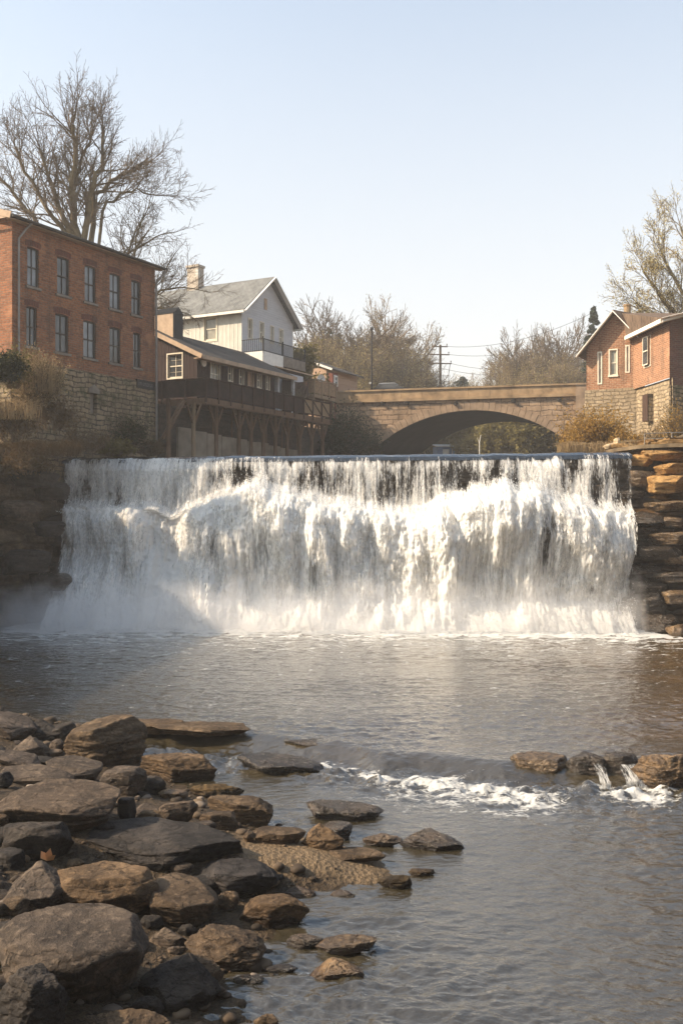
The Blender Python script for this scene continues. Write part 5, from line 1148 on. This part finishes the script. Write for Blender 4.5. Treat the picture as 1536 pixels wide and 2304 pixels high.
grass('dry_grass', 95, 1020, 38.7, 170, .8, 420, 1, 'duff', 'dry grass fringe along the top of the left cliff', 1.2)
grass('dry_grass', 25, 940, 37.0, 120, 1.0, 380, 2, 'straw', 'dry upright grass at the left frame edge above the thicket', .5)
grass('dry_grass', 85, 880, 38.4, 90, 1.7, 260, 3, 'straw', 'tall pale grass stems in the middle of the straw brush', .25)
grass('dry_grass', 1370, 1012, 42.5, 230, .5, 900, 4, 'straw', 'short dry grass along the right bank behind the lip of the falls', .8)
grass('dry_grass', 1480, 1008, 41, 150, .5, 700, 5, 'straw', 'dry grass behind the grey pipe railing', .8)
# dead pale trunk seen through the arch
g = MB(); p = P(1078, 1022, 88); g.tube([(0, 0, -.5), (0, 0, 1.1), (.12, 0, 1.7)], [.05, .04, .02], 6); g.tube([(0, 0, .9), (-.2, 0, 1.5)], [.02, .01], 5); o = g.build('dead_trunk', M['white_trim']); o.location = p; tag(o, 'thin pale dead trunk standing in the water view through the arch', 'tree trunk')
# leafy tree added unseen behind the white house to shade the bridge
for i, (x, y, H, sd, z) in enumerate(((-4.6, 72.4, 6.2, 82, 10.2),)):
    if i == 0:
        r0 = empty('leafy_tree', (0, 0, 0)); pl = Plant(81); cfz = dict(max=3, kids=[6, 5, 5], wob=.12, up=.03, first=.15, ang=(.4, .9), len=.6, rad=.55, rmin=.02, trunk_lv=0)
        pl.big.tube([(0, 0, -1), (0, 0, 4)], [.35, .25], 7)
        for k in range(7):
            a = k * .9; d = np.array((math.cos(a) * .55, math.sin(a) * .55, .8)); d /= np.linalg.norm(d); pl.grow((0, 0, 1.5 + .3 * k), d, 4.2, .16, 0, cfz)
        finish(pl, r0); leaves_mesh('leaves', pl.tips, 8, .4, .22, pl.rs, M['olive'], r0); tt_ = r0
    else: tt_ = copy_tree(r0)
    tt_.location = (x, y, z); tt_.rotation_euler = (0, 0, i * 1.3); tt_.scale = (H / 10,) * 3
    tag(tt_, 'added leafy tree hidden behind the white house gable, shading the bridge', 'tree')
# ================================================================== boulders
_ico = {}
def ico(sub):
    if sub not in _ico:
        import bmesh
        b = bmesh.new(); bmesh.ops.create_icosphere(b, subdivisions=sub, radius=1); _ico[sub] = (np.array([v.co[:] for v in b.verts]), [tuple(v.index for v in f.verts) for f in b.faces]); b.free()
    return _ico[sub]
def rock_verts(sub, kind, seed, dims, tilt, rot):
    N, Fc = ico(sub); rs = np.random.RandomState(seed); w_, d_, h_ = dims
    pl = []
    def pn(v, dist): v = np.array(v, float); pl.append((v / np.linalg.norm(v), dist))
    j = lambda s: rs.normal() * s
    if kind == 'slab':
        pn((j(.05), j(.05), 1), .80); pn((j(.1), j(.1), -1), .8)
        for k in range(7): a = k / 7 * 6.283 + j(.22); pn((math.cos(a), math.sin(a), -.30 + j(.12)), rs.uniform(.80, 1.0))
        for k in range(1): a = rs.rand() * 6.283; pn((math.cos(a), math.sin(a), rs.uniform(.6, 1.1)), rs.uniform(1.05, 1.15))
    elif kind == 'block':
        pn((j(.12), j(.12), 1), .85); pn((j(.1), j(.1), -1), .85)
        a0 = rs.rand() * 1.2
        for k in range(5): a = a0 + k / 5 * 6.283 + j(.15); pn((math.cos(a), math.sin(a), -.15 + j(.15)), rs.uniform(.78, .95))
        for k in range(2): a = rs.rand() * 6.283; pn((math.cos(a), math.sin(a), rs.uniform(.3, 1.2)), rs.uniform(.88, 1.05))
    elif kind == 'wedge':
        pn((.0 + j(.1), -.55, 1), .55); pn((.75, .1 + j(.1), .75), .62); pn((-.85, -.1, .65), .66); pn((0, 0, -1), .8)
        for k in range(5): a = k / 5 * 6.283 + j(.3); pn((math.cos(a), math.sin(a), j(.2)), rs.uniform(.8, .98))
    else:
        for k in range(15): v = rs.normal(size=3); pn(v, rs.uniform(.80, .98))
        pn((j(.2), j(.2), 1), .82)
    for k in range(7): v = rs.normal(size=3); v[2] = abs(v[2]) * .6; pn(v, rs.uniform(.99, 1.12))
    Pn = np.array([p[0] for p in pl]); Pd = np.array([p[1] for p in pl])
    dots = N @ Pn.T; t_ = np.where(dots > .05, Pd / np.maximum(dots, .05), 9.0)
    k_ = {'slab': 110, 'block': 110, 'wedge': 110}.get(kind, 75)
    r = -np.log(np.exp(-k_ * t_).sum(1) + np.exp(-k_ * 1.25)) / k_
    V = N * r[:, None]
    sc_ = np.array([w_ / 2, d_ / 2, h_ / 2]); ext = np.abs(V).max(0); V = V / ext * sc_
    size = (w_ + d_ + h_) / 3; q = V / size + seed * 3.17
    s1 = fbm(q[:, 0] * 1.8, q[:, 1] * 1.8, q[:, 2] * 2.2, 3); s2 = fbm(q[:, 0] * 5, q[:, 1] * 5, q[:, 2] * 9, 4); s3 = ridged(q[:, 0] * 2.2, q[:, 1] * 2.2, q[:, 2] * 6, 3) + .9 * ridged(q[:, 0] * 7, q[:, 1] * 7, q[:, 2] * 12, 2)
    # bedding ledges on the flanks
    lay = V[:, 2] / (.10 + .03 * size) + .8 * s1; fl = lay - np.floor(lay); hh = np.sin(np.floor(lay) * 91.7 + seed) * 43758.5; hh -= np.floor(hh)
    flank = np.clip(1 - np.abs(N[:, 2]) * 1.1, 0, 1)
    ka = 1.0 if kind == 'boulder' else .45
    disp = size * (.040 * s1 * ka + .058 * s2 * ka + .020 * s3 + (.055 * (hh - .5) - .03 * sst(.12, 0, fl)) * flank)
    disp = disp * (1 - .55 * np.clip(N[:, 2], 0, 1) * (kind == 'slab'))
    V = V + N * disp[:, None]
    Rm = np.array((Matrix.Rotation(rot, 3, 'Z') @ Matrix.Rotation(tilt[1], 3, 'Y') @ Matrix.Rotation(tilt[0], 3, 'X')))
    return V @ Rm.T, Fc
def place_rock(spec, i):
    cx, yt, yb, wp, kind, mat, label = spec[:7]; opt = spec[7] if len(spec) > 7 else {}
    # ground contact: intersect the view ray of the bottom edge with the bed
    Y = 12.0; z0 = opt.get('z')
    for _ in range(30):
        if z0 is None:
            zz = bed1((cx - CX) * Y / F, Y); zz = max(zz, WL if Y < 19 else 0)
        else: zz = z0
        Y = .5 * Y + .5 * (EYE - zz) * F / (yb - HY)
    zc = zz; s_ = Y / F; w_ = wp * s_; dr = opt.get('dr', .62 if kind != 'slab' else .75); d_ = w_ * dr
    ang = (0.5 * (yt + yb) - HY) / F; tot = (yb - yt) * s_
    h_ = tot * {'slab': .50, 'block': .66, 'wedge': .66}.get(kind, .66)
    d_ = min(max((tot - h_) / ang, w_ * .45), w_ * 1.15)
    h_ = max(h_, tot - d_ * ang * .9)
    if 'dr' in opt and kind != 'slab' and opt.get('h'): d_ = w_ * opt['dr']
    if opt.get('h') and kind != 'slab': h_ = opt['h']
    sink = opt.get('sink', .22); H = h_ / (1 - sink)
    V, Fc = rock_verts(opt.get('sub', 6 if wp > 95 else (5 if wp > 60 else 4)), kind, i + 100 + opt.get('seed', 0), (w_ * 1.02, d_, H), opt.get('tilt', (0, 0)), opt.get('rot', 0))
    hz = V[:, 2].max() - V[:, 2].min(); V[:, 2] *= H / hz; V[:, 2] -= V[:, 2].min() + sink * H
    V[:, 0] -= (V[:, 0].max() + V[:, 0].min()) / 2; V[:, 1] -= (V[:, 1].max() + V[:, 1].min()) / 2
    L = np.array(((cx - CX) * s_, Y + d_ * .4, zc))
    for _ in range(8):       # settle size and place until it stands where it was measured
        W = V + L; vis = W[:, 2] > zc - .02; px = CX + W[:, 0] * F / W[:, 1]; py = HY - (W[:, 2] - EYE) * F / W[:, 1]
        x0, x1, y0, y1 = px[vis].min(), px[vis].max(), py.min(), py[vis].max()
        V[:, 0] *= np.clip(wp / (x1 - x0), .8, 1.25); L[0] += (cx - (x0 + x1) / 2) * L[1] / F
        L[1] += np.clip((y1 - yb) * .5, -40, 40) / (yb - HY) * L[1]
        V[:, 2] *= np.clip(1 + (y0 - yt) / (yb - yt) * .8, .8, 1.3)
    g = MB(); g.add(V, Fc); nm = opt.get('name', 'boulder'); o = g.build(nm, M[mat], None, True)
    o.location = L
    return tag(o, label, 'rock', opt.get('group', 'boulders on the rocky shore'))
D = math.radians
ROCKS = [
 (238,1607,1728,190,'block','rock_t','big ochre block with a sunlit left face at the back of the shore', dict(dr=.75, rot=.5, h=1.05)),
 (22,1600,1668,130,'slab','rock','grey slab sloping right at the left edge, back row of the shore', dict(tilt=(0,.28))),
 (90,1616,1668,110,'wedge','rock_d','dark angular rock left of the big ochre block'),
 (135,1622,1672,80,'slab','rock_d','dark tilted slab touching the ochre block on its left', dict(tilt=(0,-.25))),
 (72,1655,1704,88,'wedge','rock','ridged grey rock with a peak below the back row'),
 (129,1662,1694,38,'boulder','rock','small round rock tucked left under the ochre block'),
 (38,1686,1728,112,'slab','rock','thin slanting slab dipping right near the left edge', dict(tilt=(.1,.30))),
 (92,1700,1722,66,'slab','rock_d','narrow dark sliver between two grey slabs', dict(tilt=(0,.15))),
 (118,1684,1704,52,'slab','rock','small flat stone in front of the ochre block'),
 (168,1699,1762,130,'slab','rock','smooth grey slab tilted right below the ochre block', dict(tilt=(.12,.20), dr=.8)),
 (85,1718,1775,168,'slab','rock','pale grey ribbed slab above the long flat slab', dict(tilt=(.1,.12), dr=.8)),
 (278,1722,1790,108,'block','rock','brown block with an orange top right of the tilted grey slab', dict(rot=.3)),
 (125,1751,1876,296,'slab','rock','long flat-topped slab with an undercut dark front at left', dict(dr=.95, h=.50, tilt=(.05,.03))),
 (286,1792,1846,44,'block','rock_d','upright dark chunk at the right end of the long flat slab'),
 (401,1693,1764,176,'block','rock_t','thick sunlit slab at the water edge right of the ochre block', dict(dr=.7, tilt=(.05,.06))),
 (632,1692,1746,198,'slab','rock_w','long low dark rock standing alone in the water', dict(dr=.4, tilt=(0,.10), h=.42, rot=-.1)),
 (487,1763,1800,126,'boulder','rock_m','shaggy brown moss-covered rock at the water edge', dict(dr=.5)),
 (541,1788,1856,148,'block','rock_t','log-shaped brown block with a cut left end', dict(dr=.42, tilt=(0,.16), rot=-.25)),
 (491,1824,1868,92,'block','rock_t','squat brown block in front of the log-shaped one'),
 (335,1806,1842,68,'wedge','rock','small angular stone right of the dark chunk'),
 (402,1800,1854,90,'block','rock','grey-brown angular stone above the big dark slab', dict(rot=.6)),
 (345,1822,1858,80,'boulder','rock_t','low tan stone wedged behind the big dark slab'),
 (365,1838,1965,366,'block','rock_d','biggest dark smooth slab with rippled top in mid shore', dict(dr=.62, tilt=(.04,.06), h=.62)),
 (82,1848,1945,172,'block','rock_d','large grey-brown boulder beside the dark slab at left', dict(dr=.8)),
 (22,1905,1960,74,'block','rock_d','dark cracked rock cut by the left edge'),
 (88,1936,2058,190,'wedge','rock','olive-brown sloping boulder with a peaked top at left', dict(dr=.9, h=.52)),
 (232,1936,2064,256,'slab','rock_t','broad tan flat-topped slab with a broken right edge', dict(dr=.85, h=.46, tilt=(.06,0))),
 (165,2030,2264,346,'slab','rock','largest grey slab with a wide flat top in the left foreground', dict(dr=.98, h=.62, tilt=(.10,.03), rot=.1)),
 (68,2166,2350,180,'boulder','rock_d','dark rounded boulder in the bottom left corner', dict(dr=.85, h=.62)),
 (280,2268,2345,200,'boulder','rock_t','tan rounded stone cut by the bottom edge', dict(dr=.6)),
 (405,2143,2288,190,'wedge','rock_d','dark steep slab leaning away from the largest slab', dict(dr=.9, h=.45, tilt=(.1,.28))),
 (412,1962,2092,160,'slab','rock_t','brown slab stepping down right of the tan flat slab', dict(dr=.8, h=.50, tilt=(.10,.22))),
 (527,1930,2026,200,'block','rock_d','dark glossy-faced boulder beside the sand bar', dict(dr=.7, h=.52, tilt=(0,.05), seed=4)),
 (512,2004,2052,54,'boulder','rock_t','small reddish stone under the dark glossy-faced boulder'),
 (617,2010,2092,160,'block','rock_t','lumpy tan boulder at the water edge', dict(dr=.6, seed=2)),
 (507,2078,2188,184,'boulder','rock_t','large smooth tan egg-shaped boulder', dict(dr=.72, tilt=(0,.18), h=.40)),
 (430,2144,2222,148,'boulder','rock_t','low flat tan rock under the egg-shaped boulder', dict(dr=.7)),
 (778,2101,2152,140,'slab','rock_wt','low wet brown rock in the water, upper of two', dict(dr=.4, tilt=(0,-.12), h=.2)),
 (757,2154,2212,126,'wedge','rock_wt','wet brown rock with a flat sloping face, lower of two', dict(dr=.5, h=.24)),
 (687,2100,2138,86,'block','rock_w','dark wet block with water running past beside the tan boulders', dict(dr=.6)),
 (632,2168,2190,78,'boulder','rock_w','low black rock barely above the water'),
 (727,1851,1916,98,'wedge','rock_t','triangular tan stone on the sandy spit', dict(dr=.6, h=.36)),
 (776,1798,1850,174,'slab','rock_w','dark flat rock with a pale left end amid the current', dict(dr=.42, tilt=(0,.10), h=.30)),
 (756,1846,1892,74,'slab','rock_w','black flat-topped rock behind the triangular stone', dict(h=.26)),
 (972,1862,1918,148,'wedge','rock_w','glistening peaked rock alone in the open water', dict(dr=.5, h=.32, tilt=(0,.1))),
 (860,1874,1906,90,'boulder','rock_wt','low reddish rock left of the glistening peaked one', dict(dr=.5)),
 (626,1858,1904,126,'slab','rock_t','flat sandy slab at the head of the spit', dict(dr=.5, h=.16)),
 (800,1905,1942,136,'slab','rock_t','thin flat slab along the right side of the spit', dict(dr=.45, h=.12)),
 (887,1967,2003,80,'boulder','rock_m','shaggy brown rock at the tip of the spit', dict(dr=.6)),
 (948,1953,1975,62,'boulder','rock_m','tiny mossy rock beyond the tip of the spit'),
 (676,1992,2023,74,'wedge','rock_wt','small grey angular stone in the shallows left of its twin'),
 (771,2000,2022,56,'wedge','rock_wt','small grey angular stone in the shallows right of its twin'),
 (559,1868,1896,26,'boulder','rock_t','small round tan stone left of the flat sandy slab'),
 (1213,1690,1756,136,'block','rock_wt','sunlit brown rock at the left end of the rock sill', dict(dr=.6, h=.45)),
 (1320,1690,1758,104,'block','rock_w','dark steep rock in the rock sill next to the sunlit one', dict(dr=.6, h=.48)),
 (1396,1690,1758,84,'block','rock_w','wet dark rock between two small spouts of water', dict(dr=.7, h=.46)),
 (1492,1696,1782,150,'boulder','rock_wt','large golden-brown rock at the right end of the rock sill', dict(dr=.6, h=.60)),
 (334,1616,1652,160,'slab','rock_t','crumbly-edged flat ledge behind the ochre block', dict(dr=.35, h=.20)),
 (446,1622,1658,236,'slab','rock_t','long plank-like tan slab pointing into the pool', dict(dr=.28, h=.15, tilt=(0,.02), sink=.15)),
 (342,2058,2094,54,'boulder','rock_d','small dark stone beneath the tan flat slab'),
 (380,2086,2134,90,'wedge','rock','brown angular stone left of the egg-shaped boulder'),
 (397,2128,2150,42,'boulder','rock','pale smooth pebble-like stone resting by the low flat rock'),
 (422,2078,2108,46,'boulder','rock_d','small dark round stone behind the egg-shaped boulder'),
 (10,1735,1775,44,'boulder','rock_d','small dark stone at the left edge above the long flat slab'),
 (268,1650,1700,60,'boulder','rock_d','dark stone hidden behind the ochre block'),
 (345,1745,1790,60,'boulder','rock_d','dark low stone in front of the thick sunlit slab'),
 (390,1775,1800,70,'slab','rock_wt','thin wet slab at the water edge below the thick sunlit slab', dict(h=.1)),
 (230,1845,1880,60,'boulder','rock_d','small dark stone under the long flat slab'),
 (600,2280,2330,60,'boulder','rock_t','small orange stone at the bottom edge of the water'),
 (560,2190,2215,70,'boulder','rock_w','low dark stone in the shade below the egg-shaped boulder'),
 (330,2240,2290,80,'boulder','rock_d','dark stone filling the gap under the largest slab'),
 (170,1930,1960,40,'boulder','rock_t','small tan stone beside the fallen leaf'),
 (480,2215,2250,60,'boulder','rock_wt','submerged amber stone at the water edge', dict(h=.08)),
]
for i, sp_ in enumerate(ROCKS): place_rock(sp_, i)
for i, sp_ in enumerate([
 (712,1660,1686,150,'slab','rock_w','thin dark ledge breaking the surface at the left end of the riffle', dict(z=-.12, h=.16)),
 (1035,1690,1722,210,'slab','rock_w','long black ledge under the smooth water of the riffle', dict(z=-.20, h=.2)),
 (880,1690,1708,130,'slab','rock_w','short black ledge in the middle of the riffle', dict(z=-.18, h=.14)),
 (1150,1712,1742,70,'boulder','rock_w','low wet stone where the riffle meets the rock sill', dict(z=-.2))]): place_rock(sp_, 280 + i)
sm = m_fall('spout_water', 1.2, 2.4)
for i, (px, y0_, y1_, w_, lb) in enumerate(((1346, 1712, 1756, 26, 'narrow left-hand spout of white water between dark sill rocks'), (1418, 1708, 1764, 44, 'wider right-hand spout of white water between dark sill rocks'))):
    a = PZ(px, y0_ + 14, .02); ww = w_ * a.y / F; U_, V_ = np.meshgrid(np.linspace(-.5, .5, 24), np.linspace(0, 1, 30))
    Xs = a.x + U_ * ww * (1 + .5 * V_) - .12 * i * V_; Ys = a.y + .25 - .75 * np.minimum(V_ * 1.5, 1) ** 1.3 - .03 * fbm(Xs * 9, V_ * 5, i, 3); Zs = .03 - .36 * np.maximum(V_ - .3, 0) ** 1.5 / .585
    so_ = grid_mesh('water_spout', Xs, Ys, Zs, sm, {'dens': .40 * (1 - (2 * np.abs(U_)) ** 3) + .2 * V_}, uv=(Xs * 3, V_ * 2)); tag(so_, lb, 'water spout')
GB2 = 'rocks at the foot of the falls'
for i, sp_ in enumerate([
 (1484,1374,1430,96,'boulder','rock_w','large dark wet boulder at the right foot of the falls', dict(dr=.8, z=-.05, group=GB2)),
 (1520,1404,1436,50,'boulder','rock_wt','small pale boulder right of the large dark one', dict(z=-.05, group=GB2)),
 (1415,1345,1424,70,'block','rock_w','black rock with thin falls running round it', dict(z=-.05, group=GB2)),
 (1370,1355,1420,70,'boulder','rock_w','low dark rock veiled by the last cascade at right', dict(z=-.05, group=GB2)),
 (1460,1330,1380,80,'slab','rock_w','flat dark ledge stone above the large dark boulder', dict(z=.7, group=GB2)),
 (80,1364,1410,100,'block','rock_w','square dark block at the left foot of the falls', dict(z=-.05, group=GB2)),
 (20,1372,1410,60,'boulder','rock_w','dark boulder at the left frame edge by the falls', dict(z=-.05, group=GB2))]): place_rock(sp_, 300 + i)
# pale cut blocks on the right bank
for i, (a, b, c, d, lb) in enumerate(((1378,1396,988,1006,'pale squared stone block standing on the right bank'), (1356,1382,1000,1009,'pale flat stone slab lying beside the squared block'))):
    p0, p1 = P(a, d, 41.8), P(b, c, 41.8); V, Fc = rock_verts(4, 'block' if i == 0 else 'slab', 400 + i, (p1.x - p0.x, .35, (p1.z - p0.z) * 1.3), (0, -.2 if i else 0), 0)
    g = MB(); g.add(V, Fc); o = g.build('cut_stone', m_simple('pale_cut_stone', (.5, .38, .24), .9), None, True); o.location = ((p0.x + p1.x) / 2, 41.8, (p0.z + p1.z) / 2); tag(o, lb, 'stone block')
# blocks standing out of the two rock faces
def block_at(cx, cy, Y, wpx, hpx, kind, mat, seed, label, grp, dr=.8, tilt=(0, 0), rot=0):
    s_ = Y / F; V, Fc = rock_verts(5, kind, seed, (wpx * s_, wpx * s_ * dr, hpx * s_ * 1.1), tilt, rot)
    g = MB(); g.add(V, Fc); o = g.build('ledge_block', M[mat], None, True); o.location = P(cx, cy, Y) + Vector((.1, .32, 0)); return tag(o, label, 'rock', grp)
GR = 'ledge blocks in the right cliff'
for i, (cx, cy, Y, w_, h_, k_, m_, lb) in enumerate((
 (1500,1024,38.6,120,24,'slab','rock_o','topmost broad ochre slab under the pipe railing'),
 (1440,1036,38.9,76,26,'slab','rock_o','ochre slab at the corner next to the lip of the falls'),
 (1510,1056,38.3,96,22,'slab','rock_o','thin ochre course under the topmost slab'),
 (1500,1088,38.1,120,36,'block','rock_o','squared ochre block in the lower bright course'),
 (1440,1078,38.6,76,34,'slab','rock_wt','brown wet slab touching the right edge of the falls'),
 (1420,1112,38.6,60,16,'slab','rock_w','thin black ledge dripping beside the upper curtain'),
 (1500,1140,37.6,120,20,'slab','rock_wt','long thin brown ledge under the dark recess'),
 (1455,1163,37.6,110,22,'wedge','rock_w','tilted black shelf halfway up the right cliff'),
 (1520,1176,37.3,80,22,'slab','rock_wt','brown slab at the frame edge halfway up the cliff'),
 (1440,1196,37.6,84,30,'slab','rock_w','wet bulging ledge halfway up beside the falls'),
 (1505,1212,37.2,110,24,'slab','rock_wt','brown layered ledge below the tilted black shelf'),
 (1470,1242,37.2,120,26,'slab','rock_w','black projecting ledge with sharp lip'),
 (1522,1262,36.9,80,22,'slab','rock_wt','brown shelf at the frame edge under the sharp-lipped ledge'),
 (1446,1280,37.2,90,24,'wedge','rock_w','dark broken wedge low beside the falls'),
 (1505,1300,36.8,110,24,'slab','rock_w','long dark shelf above the foot of the cliff'),
 (1455,1322,37.0,100,26,'slab','rock_w','black shelf jutting towards the last cascade'),
 (1515,1345,36.6,90,28,'block','rock_wt','brown block resting on the lowest ledge'),
 (1436,1356,37.0,80,30,'slab','rock_w','lowest black shelf with a trickle beside the last cascade'))):
    block_at(cx, cy, Y, w_, h_, k_, m_, 500 + i, lb, GR, tilt=(0, (-1) ** i * .06), rot=(i * 2.4) % 3.1)
GL = 'ledge blocks in the left cliff'
for i, (cx, cy, Y, w_, h_, k_, m_, lb) in enumerate((
 (60,1075,38.4,120,34,'slab','rock_d','dark ledge slab under the dead grass on the left cliff'),
 (105,1105,39.6,90,36,'block','rock_d','dark block beside the upper left of the falls'),
 (40,1150,38.2,110,44,'block','rock','brown squared block in the middle of the left cliff'),
 (100,1190,39.0,90,28,'slab','rock_d','thin dark ledge level with the first break of the falls'),
 (45,1265,37.8,130,50,'block','rock_d','broad dark block low in the left cliff'),
 (100,1310,38.4,100,40,'slab','rock_w','wet ledge in the spray at the lower left'))):
    block_at(cx, cy, Y, w_, h_, k_, m_, 540 + i, lb, GL, tilt=(0, (-1) ** i * .05), rot=i * .6)
# small angular stones filling the gaps
rs = np.random.RandomState(123); pro = []
for k in range(6):
    V, Fc = rock_verts(3, ('block', 'wedge', 'slab')[k % 3], 700 + k, (1, .8, .5), (0, 0), 0); me = MB().add(V, Fc).mesh('gap_stone', True); me.materials.append(M[('rock_d', 'rock', 'rock_d', 'rock_t', 'rock_d', 'rock')[k]]); pro.append(me)
for k in range(84):
    y = 8.4 + 12.5 * rs.rand() ** 1.2; sx = shore(np.array([y]))[0]; x = max(sx - .05 - abs(rs.normal()) * 2.6, -.345 * y)
    if abs(y - 12.95) < .9 and x > -1.5: continue
    o = bpy.data.objects.new('gap_stone', pro[k % 6]); COL.objects.link(o); s_ = rs.uniform(.13, .42); o.scale = (s_, s_, s_ * rs.uniform(.7, 1.1)); o.rotation_euler = (rs.normal() * .2, rs.normal() * .2, rs.rand() * 6.28)
    o.location = (x, y, bed1(x, y) + s_ * .10); zn = 'near the bottom of the photo' if y < 10.2 else ('beside the biggest dark slab' if y < 13.5 else ('around the long flat slab' if y < 16.5 else 'in the back rows of the shore')); tag(o, ('larger ' if s_ > .30 else ('mid-sized ' if s_ > .21 else 'smaller ')) + ('blocky dark stone', 'brown wedge-shaped stone', 'flat dark stone', 'blocky tan stone', 'dark wedge-shaped stone', 'flat brown stone')[k % 6] + ' wedged between boulders ' + zn, 'rock', 'gap stones among the shore boulders')
# loose cobbles and pebbles between the boulders
rs = np.random.RandomState(77); g = MB(); N2, F2 = ico(2)
cnt = 0
while cnt < 900:
    y = 8.2 + 13 * rs.rand() ** 1.3
    if abs(y - 12.95) < .75 and rs.rand() < .8: continue
    sx = shore(np.array([y]))[0]; x = sx + .5 - abs(rs.normal()) * 3.4
    if x < -.62 * y - .8: continue
    s_ = (.018 + .07 * rs.rand() ** 3) * (1.0 if cnt % 9 else 1.6); z = bed1(x, y)
    V = N2 * np.array([s_ * rs.uniform(.9, 1.5), s_ * rs.uniform(.8, 1.2), s_ * rs.uniform(.45, .8)])
    V = V + N2 * (rs.rand(len(N2)) - .5)[:, None] * s_ * .25; a = rs.rand() * 6.28; V = V @ np.array(Matrix.Rotation(a, 3, 'Z')).T + np.array((x, y, z + s_ * .25)); g.add(V, F2); cnt += 1
t = NT('mixed_pebbles'); isl = t.n('NewGeometry').outputs['Random Per Island']
M['pebble'] = t.pbr(t.ramp(isl, [(0, (.02, .016, .012)), (.35, (.06, .042, .028)), (.6, (.11, .078, .05)), (.85, (.05, .036, .026)), (1, (.2, .16, .125))]), .8)
o = g.build('pebbles', M['pebble'], None, True); tag(o, kind='stuff')
# fallen leaf
lf = PZ(106, 1937, .62); g = MB()
for k, (a, L) in enumerate(((1.3, .14), (2.1, .12), (.6, .11))):
    d = Vector((math.cos(a), 0, math.sin(a))); s_ = Vector((-d.z, 0, d.x)); g.add([(0, 0, 0), tuple(d * L * .5 + s_ * .035 + Vector((0, -.02, 0))), tuple(d * L), tuple(d * L * .5 - s_ * .035 + Vector((0, .02, 0)))], [(0, 1, 2, 3)])
o = g.build('fallen_leaf', m_simple('curled_orange_leaf', (.62, .34, .16), .8)); o.location = lf; tag(o, 'curled pale orange dead leaf lying on the rocks at left', 'leaf')
# ================================================================== air
def vol(name, x0, x1, y0, y1, z0, z1, dens_, noise_=None, aniso=.3, col=(.95, .96, 1)):
    t = NT(name); g = MB(); g.box(x0, x1, y0, y1, z0, z1)
    pv = t.n('VolumePrincipled', {'Color': col, 'Density': dens_, 'Anisotropy': aniso})
    if noise_: t.put(pv, 'Density', noise_(t))
    t.t.links.new(pv.outputs[0], t.out.inputs['Volume'])
    o = g.build(name, t.m); return tag(o, kind='stuff')
vol('haze', -260, 260, -30, 330, -3, 36, .0009, aniso=.1, col=(.97, .96, .95))
def mistd(t):
    c = t.coord(); sp = t.n('SeparateXYZ', {0: c}); z = sp.outputs[2]
    n1 = t.noise(t.mapv(c, (1, 1, 1)), .8, 4, .6)
    k = t.math('ADD', t.math('MULTIPLY', t.math('SUBTRACT', 1.9, z), .5), t.math('MULTIPLY', t.math('SUBTRACT', n1.outputs[0], .5), 2.4))
    return t.math('MULTIPLY', t.math('MAXIMUM', t.math('MINIMUM', k, 1.0), 0.0), .55)
vol('spray_mist', -12.6, 11.0, 35.6, 38.9, .02, 3.2, .3, mistd, aniso=.2, col=(.97, .97, .98))
